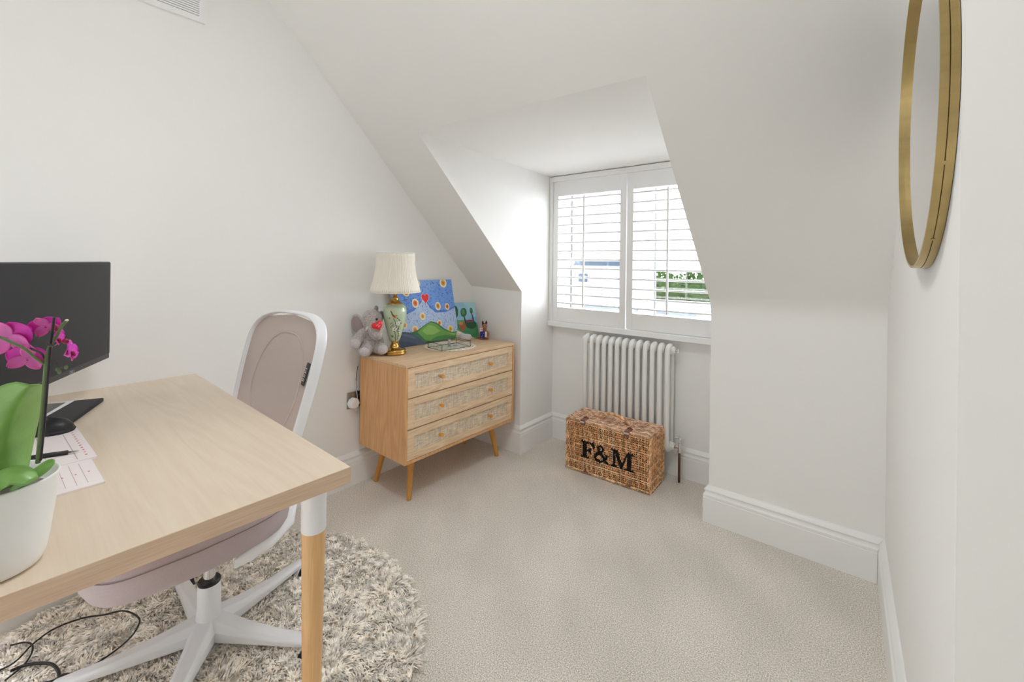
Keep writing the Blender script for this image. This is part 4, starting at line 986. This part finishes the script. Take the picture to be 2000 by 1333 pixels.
# local x along ex (screen right), local y pointing away from the camera
ey_sign = 1
q = MB()
def blob(c, r): q.ball(c, r, 20, 14)
blob((.000, .010, .062), (.062, .052, .062)); blob((.002, .006, .105), (.050, .044, .050))
blob((.012, -.008, .188), (.056, .052, .054)); blob((.020, -.030, .170), (.044, .036, .040))
blob((.032, -.050, .142), (.042, .034, .034)); blob((.036, -.056, .118), (.036, .032, .032))
for (a0, a1, r0, r1) in (((-.030, -.010, .125), (-.066, -.045, .078), .024, .028), ((.04, -.01, .12), (.055, -.02, .07), .022, .022), ((-.010, -.02, .04), (-.020, -.060, .030), .030, .032), ((.030, -.01, .038), (.062, -.050, .036), .028, .030)):
    for k in range(7):
        t = k/6; c = Vector(a0).lerp(Vector(a1), t); blob(tuple(c), r0+(r1-r0)*t)
blob((.034, .004, .246), (.012, .012, .016))
body = q.build('body', M['plush'], el, smooth=True)
rm = body.modifiers.new('remesh', 'REMESH'); rm.mode = 'VOXEL'; rm.voxel_size = .0035; rm.use_smooth_shade = True
sm = body.modifiers.new('smooth', 'SMOOTH'); sm.iterations = 6; sm.factor = .6
tx = bpy.data.textures.new('fur', 'CLOUDS'); tx.noise_scale = .006
dp = body.modifiers.new('fur', 'DISPLACE'); dp.texture = tx; dp.strength = .005; dp.mid_level = .5
def ear(c, rx, rz, yaw, lean, name):
    q = MB(); T_ = Matrix.Translation(c) @ Matrix.Rotation(lean, 4, 'Y') @ Matrix.Rotation(yaw, 4, 'Z')
    q.T = T_; q.use(M['plush']); q.ball((0, .006, 0), (rx, .012, rz), 20, 12); q.use(M['ear_lining']); q.ball((0, -.004, -.002), (rx*.86, .010, rz*.86), 20, 12); q.build(name, None, el, smooth=True)
ear((-.062, -.004, .166), .035, .053, -.5, -.25, 'ear'); ear((.056, .036, .190), .020, .038, .5, .3, 'ear')
for (x, y, z) in ((.001, -.054, .176), (.036, -.060, .196)):
    q = MB().ball((x, y, z), .0062, 12, 8); q.build('eye', M['black'], el, smooth=True)
for (c, r) in (((-.068, -.070, .074), (.026, .014, .026)), ((-.024, -.088, .032), (.025, .012, .024)), ((.068, -.076, .038), (.026, .014, .025))):
    q = MB().ball(c, r, 18, 12); q.build('foot_pad', M['plush_light'], el, smooth=True)
q = MB(); q.tube([(-.006, -.056, .156), (-.014, -.062, .146), (-.018, -.066, .136)], [.008, .006, .002], 10); q.build('tusk', M['tusk'], el, smooth=True)
hpts = [(.0155*(16*sin(t)**3)/16, .0155*(13*cos(t)-5*cos(2*t)-2*cos(3*t)-cos(4*t))/16) for t in [2*PI*k/48 for k in range(48)]]
hpts = [(x*1.75, z*1.75) for x, z in hpts]
q = MB(); c0 = Vector((.040, -.088, .166)); hx = Vector((.86, .25, .35)).normalized(); hz = Vector((-.42, .0, .9)).normalized(); hn = hx.cross(hz).normalized(); hn = hn if hn.y < 0 else -hn
ringsN = [(1.0, 0), (.97, .006), (.8, .011), (.45, .015)]
b = len(q.v)
for s_, h_ in ringsN: q.addv([c0+hx*x*s_*1.1+hz*z*s_*1.1+hn*h_ for x, z in hpts])
for s_, h_ in ((.97, -.006), (.8, -.010)): q.addv([c0+hx*x*s_*1.1+hz*z*s_*1.1+hn*h_ for x, z in hpts])
n = 48
for a_, b_ in ((0, 1), (1, 2), (2, 3), (4, 0), (5, 4)):
    for i in range(n): q.addf([(b+a_*n+i, b+a_*n+(i+1) % n, b+b_*n+(i+1) % n, b+b_*n+i)])
q.addf([tuple(b+3*n+i for i in range(n)), tuple(b+5*n+i for i in reversed(range(n)))])
ht = q.build('heart', M['red_satin'], el, smooth=True)
q = MB()
for k, (x, z, l) in enumerate(((-.010, .002, .006), (-.004, .004, .005), (.002, .006, .006), (.009, .009, .006), (-.003, -.007, .009), (.004, -.004, .004))):
    a_ = c0+hx*x+hz*z+hn*.0155; q.tube([a_, a_+hx*l*.5+hz*l*.5, a_+hx*l], .0009, 5)
o = q.build('heart_lettering', M['white_print'], None); o.parent = ht

# ------------------------------------------------------------------ paintings on the chest
def canvas_frame(BL, BR, TR, TL, th, name, label):
    BL, BR, TR, TL = map(Vector, (BL, BR, TR, TL)); n_ = (BR-BL).cross(TL-BL).normalized(); TR = TR-n_*(TR-BL).dot(n_)
    if n_.dot(CAMP-BL) < 0: n_ = -n_
    r_ = wroot(name, label, 'painting', tuple(BL)); mb = MB().hexa([BL-n_*th, BR-n_*th, TR-n_*th, TL-n_*th, BL, BR, TR, TL]); wpart(mb, 'canvas', M['canvas_edge'], r_)
    def P(u, v): return (BL.lerp(BR, u)).lerp(TL.lerp(TR, u), v)-BL
    return r_, P, n_
def paint_poly(r_, P, n_, polys, h0=.0004):
    """polys: list of (material, [(u,v)...]); each layer slightly thicker than the last"""
    q = MB(); h = h0
    for m_, pts in polys:
        q.use(m_); q.addv([P(u, v)+n_*h for u, v in pts]); nn = len(pts); q.addf([tuple(range(len(q.v)-nn, len(q.v)))]); h += .00002 if len(pts) > 6 or len(polys) < 60 else .0000008
    o = q.build('painted_picture', None, r_); return o
def oval(cx, cy, rx, ry, n=14, rot=0, wob=0, rnd=random.Random(2)):
    return [(cx+(rx*cos(a)*cos(rot)-ry*sin(a)*sin(rot))*(1+wob*rnd.uniform(-1, 1)), cy+(rx*cos(a)*sin(rot)+ry*sin(a)*cos(rot))*(1+wob*rnd.uniform(-1, 1))) for a in [2*PI*k/n for k in range(n)]]
pm = {}
def pc(r, g, b):
    k = (r, g, b)
    if k not in pm: pm[k] = mat('paint_%d' % len(pm), s2l(r, g, b), .6, var=[(40, .06, (1, 1, 1))])
    return pm[k]
c1r, P1, n1_ = canvas_frame((.046, -.628, ZT+.0005), (.072, -.182, ZT+.0005), (.022, -.236, 1.085), (.024, -.690, 1.088), .016, 'painting', 'blue and green painted canvas with a red heart, behind the lamp')
sky = [(pc(190, 212, 248), [(0, 0), (1, 0), (1, 1), (0, 1)]),
       (pc(118, 164, 240), [(0, 1), (0, .52), (.15, .50), (.3, .55), (.42, .66), (.5, .72), (.55, .58), (.66, .50), (.82, .49), (1, .56), (1, 1)]),
       (pc(132, 172, 236), [(.28, 1), (.36, .84), (.5, .78), (.66, .84), (.78, 1)]),
       (pc(90, 138, 226), [(.52, .66), (.56, .55), (.66, .475), (.82, .465), (1, .53), (1, .56), (.82, .50), (.68, .51), (.58, .59)]),
       (pc(90, 138, 226), [(0, .54), (0, .49), (.15, .475), (.3, .53), (.42, .64), (.42, .68), (.28, .57), (.15, .52)])]
rnd = random.Random(21)
suns = [(.40, .955, .040, .052, (222, 200, 90)), (.845, .945, .042, .052, (226, 170, 60)), (.22, .80, .034, .03, (226, 150, 60)), (.335, .645, .036, .05, (232, 120, 50)), (.10, .50, .026, .034, (220, 170, 70)), (.70, .575, .032, .048, (214, 160, 60)), (.86, .555, .027, .04, (222, 130, 40)),
        (.42, .435, .030, .042, (234, 180, 80)), (.27, .23, .036, .052, (240, 160, 80)), (.685, .30, .028, .036, (236, 140, 50)), (.865, .18, .034, .046, (228, 190, 50)), (.14, .95, .04, .05, (228, 180, 90)), (.12, .33, .028, .04, (236, 170, 80))]
dash = []
for _ in range(620):
    u, v = rnd.uniform(.015, .985), rnd.uniform(.08, .985)
    if any(math.hypot((u-s[0])/(s[2]*1.5), (v-s[1])/(s[3]*1.5)) < 1 for s in suns): continue
    upper = v > .56 or rnd.random() < .15; c_ = (58, 96, 196) if upper and rnd.random() < .6 else ((34, 50, 140) if upper else (120, 146, 206)); near = min(suns, key=lambda s: (u-s[0])**2+(v-s[1])**2)
    ang = math.atan2(v-near[1], u-near[0])+PI/2 if v > .5 else PI/2+rnd.uniform(-.5, .5)
    dash.append((pc(*c_), oval(u, v, .011, .0042, 6, ang)))
pict = sky+dash
for (u, v, a_, b_, c_) in suns:
    vv = min(v, .99-b_*.0)
    def clip(pts): return [(x, min(.998, y)) for x, y in pts]
    pict += [(pc(244, 236, 206), clip(oval(u, v, a_*1.45, b_*1.45, 16, wob=.04, rnd=rnd))), (pc(*c_), clip(oval(u, v, a_*.9, b_*.9, 14, wob=.06, rnd=rnd))), (pc(max(0, c_[0]-14), max(0, c_[1]-45), max(0, c_[2]-30)), clip(oval(u, v, a_*.4, b_*.4, 10, wob=.1, rnd=rnd)))]
pict += [(pc(70, 128, 92), [(.18, 0), (.18, .20), (.32, .235), (.44, .30), (.54, .345), (.64, .31), (.76, .20), (.88, .13), (1, .13), (1, 0)]),
         (pc(116, 172, 84), [(.30, .195), (.42, .275), (.53, .330), (.62, .295), (.74, .185), (.88, .115), (1, .115), (1, .05), (.8, .05), (.6, .03), (.42, .05)]),
         (pc(150, 196, 104), [(.38, .21), (.50, .29), (.60, .25), (.68, .17), (.56, .13), (.44, .14)]),
         (pc(84, 148, 84), [(.44, .02), (.60, .09), (.76, .10), (.9, .06), (1, .07), (1, 0), (.42, 0)]),
         (pc(176, 214, 150), [(.78, .135), (.9, .085), (.985, .08), (.9, .10)]),
         (pc(50, 94, 92), [(.36, 0), (.42, .035), (.6, .02), (.8, .03), (1, 0)]),
         (pc(78, 92, 116), [(0, 0), (0, .235), (.1, .228), (.19, .205), (.27, .145), (.35, .065), (.42, 0)]),
         (pc(96, 112, 138), [(.04, .20), (.12, .195), (.2, .165), (.27, .10), (.2, .12), (.1, .16)]),
         (pc(64, 78, 100), [(0, 0), (0, .09), (.12, .08), (.24, .03), (.28, 0)])]
hp_ = [(.505+.060*(16*sin(t)**3)/16, .715+.088*(13*cos(t)-5*cos(2*t)-2*cos(3*t)-cos(4*t))/16) for t in [2*PI*k/36 for k in range(36)]]
pict += [(pc(250, 220, 220), [(.505+(x-.505)*1.1, .715+(y-.715)*1.1) for x, y in hp_]), (pc(236, 52, 56), hp_)]
paint_poly(c1r, P1, n1_, pict)
c2r, P2_, n2_ = canvas_frame((.045, -.262, ZT+.0005), (.148, -.070, ZT+.0005), (.062, -.050, .926), (.026, -.215, .932), .014, 'painting', 'small canvas painted with green trees on a hill, right of larger canvas')
sm_ = [(pc(148, 194, 222), [(0, 0), (1, 0), (1, 1), (0, 1)]), (pc(166, 206, 216), [(.5, 1), (1, 1), (1, .7), (.7, .8)]), (pc(120, 176, 218), [(0, .55), (.5, .5), (1, .6), (1, .45), (0, .4)]),
       (pc(92, 164, 110), [(0, 0), (0, .42), (.25, .52), (.6, .50), (1, .42), (1, 0)]), (pc(64, 138, 88), [(.2, .4), (.5, .44), (1, .36), (1, 0), (.5, .12)]),
       (pc(232, 224, 212), [(0, 0), (0, .26), (.2, .28), (.5, .16), (.85, 0)]), (pc(210, 192, 180), [(.1, .05), (.3, .12), (.55, .03), (.3, 0)])]
for (u, v, a_, b_, tu) in ((.16, .72, .16, .20, .22), (.52, .72, .12, .13, .60), (.82, .76, .06, .085, .88)):
    sm_ += [(pc(62, 44, 38), [(tu-.03, .40), (tu+.035, .40), (u+.02, v-b_*.6), (u-.01, v-b_*.6)]), (pc(44, 104, 62), oval(u, v, a_, b_, 16, wob=.05)), (pc(78, 138, 84), oval(u-.01, v+.02, a_*.5, b_*.6, 12, wob=.1))]
sm_ += [(pc(38, 84, 58), oval(.78, .38, .19, .12, 16, wob=.05)), (pc(128, 60, 66), oval(.74, .48, .16, .035, 12)), (pc(160, 96, 62), oval(.48, .34, .10, .12, 12, wob=.2)), (pc(200, 130, 80), oval(.42, .42, .07, .05, 10, wob=.2)), (pc(30, 30, 34), [(.0, .0), (.05, .0), (.03, .3), (.0, .3)])]
paint_poly(c2r, P2_, n2_, sm_)

# ------------------------------------------------------------------ doily, glass tray, ornament
DC = Vector((.225, -.402, ZT))
dy = root('crochet_doily', 'round cream crochet doily under the glass tray', 'doily', DC)
q = MB()
for rr in (.018, .036, .054, .072, .090, .108, .125, .141):
    q.tube([((rr+.0022*sin(18*a))*cos(a), (rr+.0022*sin(18*a))*sin(a), .0022) for a in [2*PI*k/180 for k in range(180)]], .0024, 5, closed=True)
for k in range(36):
    a = 2*PI*k/36; q.tube([((.006+.0160*j)*cos(a+.05*(j % 2)), (.006+.0160*j)*sin(a+.05*(j % 2)), .0024) for j in range(9)], .0018, 4)
for k in range(36):
    a = 2*PI*k/36; c = (.143*cos(a), .143*sin(a), .0022); q.tube([(c[0]+.008*cos(t), c[1]+.008*sin(t), .0022) for t in [2*PI*j/12 for j in range(12)]], .0016, 4, closed=True)
q.build('lace', M['lace'], dy, smooth=True)
t0, t1, t2, t3 = [Vector(atz(x, y, ZT+.006)) for x, y in ((838, 680), (866.8, 686.6), (917, 677), (888, 670))]
tzc = ZT+.0062; tc0 = (t0+t1+t2+t3)/4; u_ = ((t1-t0)+(t2-t3)); u_.z = 0; lu = .133; u_.normalize(); v_ = ((t2-t1)+(t3-t0)); v_.z = 0; v_.normalize(); v_ = (v_-u_*u_.dot(v_)).normalized(); lv_ = .205
ty = root('glass_tray', 'rectangular glass tray with dark brass edges on the doily', 'tray', (tc0.x, tc0.y, tzc), math.atan2(u_.y, u_.x)); hgt = .034
a_, b_ = lu/2, lv_/2
q = MB()
for z in (.0012, hgt): q.tube([(-a_, -b_, z), (a_, -b_, z), (a_, b_, z), (-a_, b_, z)], .0013, 5, closed=True)
for (x, y) in ((-a_, -b_), (a_, -b_), (a_, b_), (-a_, b_)): q.cyl((x, y, .001), (x, y, hgt), .0018, 6)
q.build('brass_edging', mat('dark_brass', s2l(120, 100, 66), .35, 1.0), ty)
q = MB(); q.box((-a_+.001, -b_+.001, .0005), (a_-.001, b_-.001, .0025))
for (lo, hi) in (((-a_-.0005, -b_, .002), (-a_+.001, b_, hgt)), ((a_-.001, -b_, .002), (a_+.0005, b_, hgt)), ((-a_, -b_-.0005, .002), (a_, -b_+.001, hgt)), ((-a_, b_-.001, .002), (a_, b_+.0005, hgt))): q.box(lo, hi)
q.build('glass_panels', M['tray_glass'], ty)
oc_ = Vector(atz(877.5, 676, ZT+.010)); cr = root('crystal_ornament', 'small clear crystal ornament standing in the glass tray', 'ornament', (oc_.x, oc_.y, ZT+.0090))
q = MB(); q.ball((0, 0, .012), (.011, .010, .012)); q.ball((0, 0, .030), (.009, .008, .008)); q.ball((-.007, 0, .038), (.0035, .003, .0045)); q.ball((.007, 0, .038), (.0035, .003, .0045)); q.ball((.009, -.004, .010), (.005, .005, .004)); q.ball((-.009, -.004, .010), (.005, .005, .004)); q.build('crystal_figure', M['crystal'], cr, smooth=True)
rl = Vector(atz(890, 676, ZT+.010)); o = MB().tube([(.011*cos(a), .011*sin(a), .002) for a in [2*PI*k/28 for k in range(28)]], .0018, 6, closed=True).build('ring', M['steel'], smooth=True); o.location = (rl.x, rl.y, ZT+.0092); tag(o, 'small silver ring lying in the glass tray', 'ring')

# smart speaker
SP = Vector(atz(907, 664, ZT)); SP.x += .008
sp = root('smart_speaker', 'small round pale grey fabric smart speaker in front of small canvas', 'speaker', (SP.x, SP.y, ZT))
MB().lathe([(.030, 0), (.036, .002), (.0385, .008), (.0395, .018), (.0385, .028), (.035, .033), (.028, .0345)], 40).build('speaker_body', M['speaker'], sp, smooth=True)
MB().lathe([(.0, .0352), (.026, .0352), (.0275, .0346)], 40, cap=False).build('speaker_top', M['white_plastic'], sp, smooth=True)
# toy kangaroo with flag
KP = Vector((.200, -.078, ZT)); kv = CAMP-KP; kv.z = 0; kv.normalize()
kg = root('toy_kangaroo', 'small brown toy kangaroo holding a blue flag at chest corner', 'soft toy', KP, math.atan2(kv.x, -kv.y))
q = MB(); q.ball((0, 0, .030), (.034, .024, .031), 18, 12); q.ball((0, -.003, .062), (.017, .016, .020)); q.ball((.002, -.008, .084), (.0165, .018, .018)); q.ball((.001, -.020, .078), (.009, .011, .008)); q.ball((-.018, -.012, .010), (.014, .020, .010)); q.ball((.018, -.012, .010), (.014, .020, .010))
q.tube([(-.02, .01, .012), (-.038, .004, .009), (-.05, -.006, .007)], [.010, .007, .003], 8)
q.build('body', M['roo'], kg, smooth=True)
for sg in (-1, 1): MB().tube([(sg*.008, 0, .096), (sg*.012, .002, .108), (sg*.011, .002, .120)], [.006, .0065, .0012], 8).build('ear', M['roo_dark'], kg, smooth=True)
MB().ball((0, .004, .092), (.0175, .014, .012), 14, 8).build('hair', M['roo_dark'], kg, smooth=True)
q = MB()
q.cyl((-.016, -.026, .002), (-.014, -.026, .086), .0009, 6); fs_ = q.build('flagpole', M['white_print'], kg)
q = MB(); q.use(M['blue_flag'])
q.grid(lambda u, v: (-.026+.028*u, -.029-.003*sin(u*5), .014+.046*v-.010*abs(u-.4)), 6, 8)
q.use(M['red_satin']); q.box((-.022, -.0335, .056), (-.0195, -.0325, .078)); q.box((-.028, -.0335, .066), (-.012, -.0325, .0685))
q.use(M['white_print']); q.box((-.0285, -.0325, .0555), (-.012, -.0318, .0765)); q.box((.004, -.030, .018), (.016, -.028, .052)); 
for (x, z) in ((-.010, .03), (-.016, .022), (-.006, .042)): q.ball((x, -.0335, z), (.0016, .0006, .0016), 8, 5)
q.build('flag', None, kg, solid=.0004)
for sg in (-1, 1): MB().ball((sg*.007, -.0235, .088), .002, 8, 6).build('eye', M['black'], kg, smooth=True)

# ------------------------------------------------------------------ wall socket, plugs, cable
sk_ = wroot('wall_socket', 'brushed steel double wall socket beside the chest of drawers', 'socket', (0.001, -.855, .452))
q = MB().box((-.004, -.928, .409), (.003, -.782, .495)); wpart(q, 'faceplate', M['steel'], sk_, bevel=.002)
for y in (-.90, -.81):
    wpart(MB().box((.003, y-.006, .474), (.007, y+.006, .487)), 'switch', M['steel'], sk_, bevel=.001)
q = MB(); Tp = Matrix.Translation((.0035, -.902, .440)) @ Matrix.Rotation(PI/2, 4, 'Y'); q.T = Tp
q.lathe([(.028, 0), (.030, .004), (.030, .024), (.026, .033), (.018, .035)], 8); q.T = None
pg_ = wroot('charger_plug', 'white plug charger in left half of the wall socket', 'plug', (.0035, -.902, .440)); wpart(q, 'plug_body', M['white_plastic'], pg_, bevel=.002)
q = MB().tube([(.022, -.902, .414), (.024, -.892, .402), (.021, -.874, .402), (.016, -.872, .425), (.014, -.877, .47), (.011, -.884, .52), (.010, -.887, .56), (.008, -.883, .60), (.0065, -.876, .63), (.006, -.868, .648)], .0017, 6); wpart(q, 'charger_cable', M['white_plastic'], pg_, smooth=True)
pb_ = wroot('black_plug', 'black plug in the wall socket half hidden by the chest', 'plug', (.0035, -.815, .45))
# ------------------------------------------------------------------ (kept inside the gap between wall and chest)
wpart(MB().box((.0035, -.868, .420), (.023, -.835, .482)), 'plug_body', M['black'], pb_, bevel=.003)
wpart(MB().tube([(.013, -.866, .482), (.012, -.880, .505), (.009, -.8835, .55), (.007, -.8775, .60), (.006, -.871, .63)], .0019, 6), 'plug_cable', M['black'], pb_, smooth=True)

# ------------------------------------------------------------------ round mirror on the right wall
MR, MY, MZ = .310, -.968, 1.509; mdp = .022
mi = root('round_mirror', 'large round brass-framed mirror hanging on the right wall', 'mirror', (RW(MY)-.001, MY, MZ), AW)
# local x points into the room (-x world), frame ring in the y-z plane
q = MB(); q.use(M['mirror_brass']); N_ = 160
sec = [(MR, 0), (MR, -mdp*.47), (MR-.0012, -mdp*.485), (MR-.0012, -mdp*.515), (MR, -mdp*.53), (MR, -mdp), (MR-.005, -mdp), (MR-.005, -mdp*.53), (MR-.005, -mdp*.5), (MR-.005, -mdp*.47), (MR-.005, 0)]
b = len(q.v); n = len(sec)
for i in range(N_):
    a = 2*PI*i/N_
    for (r_, x) in sec: q.addv([(x, r_*cos(a), r_*sin(a))])
for i in range(N_):
    i2 = (i+1) % N_
    for j in range(n):
        q.use(M['mirror_groove'] if j == 2 else M['mirror_brass']); q.addf([(b+i*n+j, b+i2*n+j, b+i2*n+(j+1) % n, b+i*n+(j+1) % n)])
q.build('frame', None, mi, auto=True)
q = MB(); q.T = Matrix.Rotation(-PI/2, 4, 'Y'); q.lathe([(0, mdp*.5), (MR-.005, mdp*.5)], 96, cap=False); q.build('mirror_glass', M['mirror_glass'], mi)
for a_ in (-2.65, -2.15, 2.72, .2, -.6):
    q = MB(); c = ((-mdp*.5), MR*cos(a_), MR*sin(a_)); q.T = Matrix.Translation(c) @ Matrix.Rotation(a_-PI/2, 4, 'X') ; q.lathe([(.0032, -.0006), (.0032, .0009), (.0024, .0011)], 12); q.build('rivet', M['mirror_brass'], mi)

# ------------------------------------------------------------------ air vent high on the left wall
vt = wroot('air_vent', 'white louvred air vent high on the left wall', 'vent', (0.0, -1.72, 2.26))
q = MB(); y0, y1, z0, z1 = -1.87, -1.587, 2.172, 2.42
q.box((-.012, y0, z0), (.002, y1, z0+.022)).box((-.012, y0, z1-.022), (.002, y1, z1)).box((-.012, y0, z0+.022), (.002, y0+.022, z1-.022)).box((-.012, y1-.022, z0+.022), (.002, y1, z1-.022))
wpart(q, 'vent_frame', M['white'], vt)
q = MB()
for k in range(22):
    z = z0+.026+k*.009; q.box((-.010, y0+.022, z), (.0005, y1-.022, z+.0062))
wpart(q, 'louvre_grille', M['white'], vt)

# ------------------------------------------------------------------ cables on the rug
def spline(P, r, n=8):
    P = [Vector(p) for p in P]; o_ = []
    for i in range(len(P)-1):
        a0, a1, a2, a3 = P[max(0, i-1)], P[i], P[i+1], P[min(len(P)-1, i+2)]
        for k in range(8):
            t = k/8; o_.append(.5*((2*a1)+(a2-a0)*t+(2*a0-5*a1+4*a2-a3)*t*t+(3*a1-a0-3*a2+a3)*t**3))
    o_.append(P[-1]); return MB().tube(o_, r, n)
zc_ = .041
def cab(pix, r, label):
    P = [atz(x, y, z) for x, y, z in pix]; o_ = Vector(P[0]); mb = spline([p-o_ for p in P], r); o = mb.build('cable', M['black'], smooth=True); o.location = o_; return tag(o, label, 'cable')
cab([(-60, 1330, .01), (20, 1300, zc_), (65, 1258, zc_), (108, 1228, zc_), (162, 1208, zc_), (202, 1202, zc_), (240, 1194, zc_+.01), (266, 1203, zc_+.015), (272, 1218, zc_+.01), (252, 1249, zc_), (202, 1288, zc_), (140, 1322, zc_), (80, 1352, zc_)], .0024, 'thin black cable looping across the shaggy rug')
cab([(20, 1262, zc_), (44, 1256, zc_), (60, 1258, zc_+.006), (64, 1268, zc_+.006), (58, 1284, zc_), (44, 1302, zc_), (10, 1330, zc_)], .0024, 'short black cable loop beside the nearest left desk leg')
cab([(20, 1312, zc_), (50, 1300, zc_), (88, 1296, zc_+.004), (108, 1303, zc_+.006), (115, 1322, zc_), (95, 1334, zc_), (40, 1342, zc_)], .0040, 'thick black cable curl on the rug at bottom left')
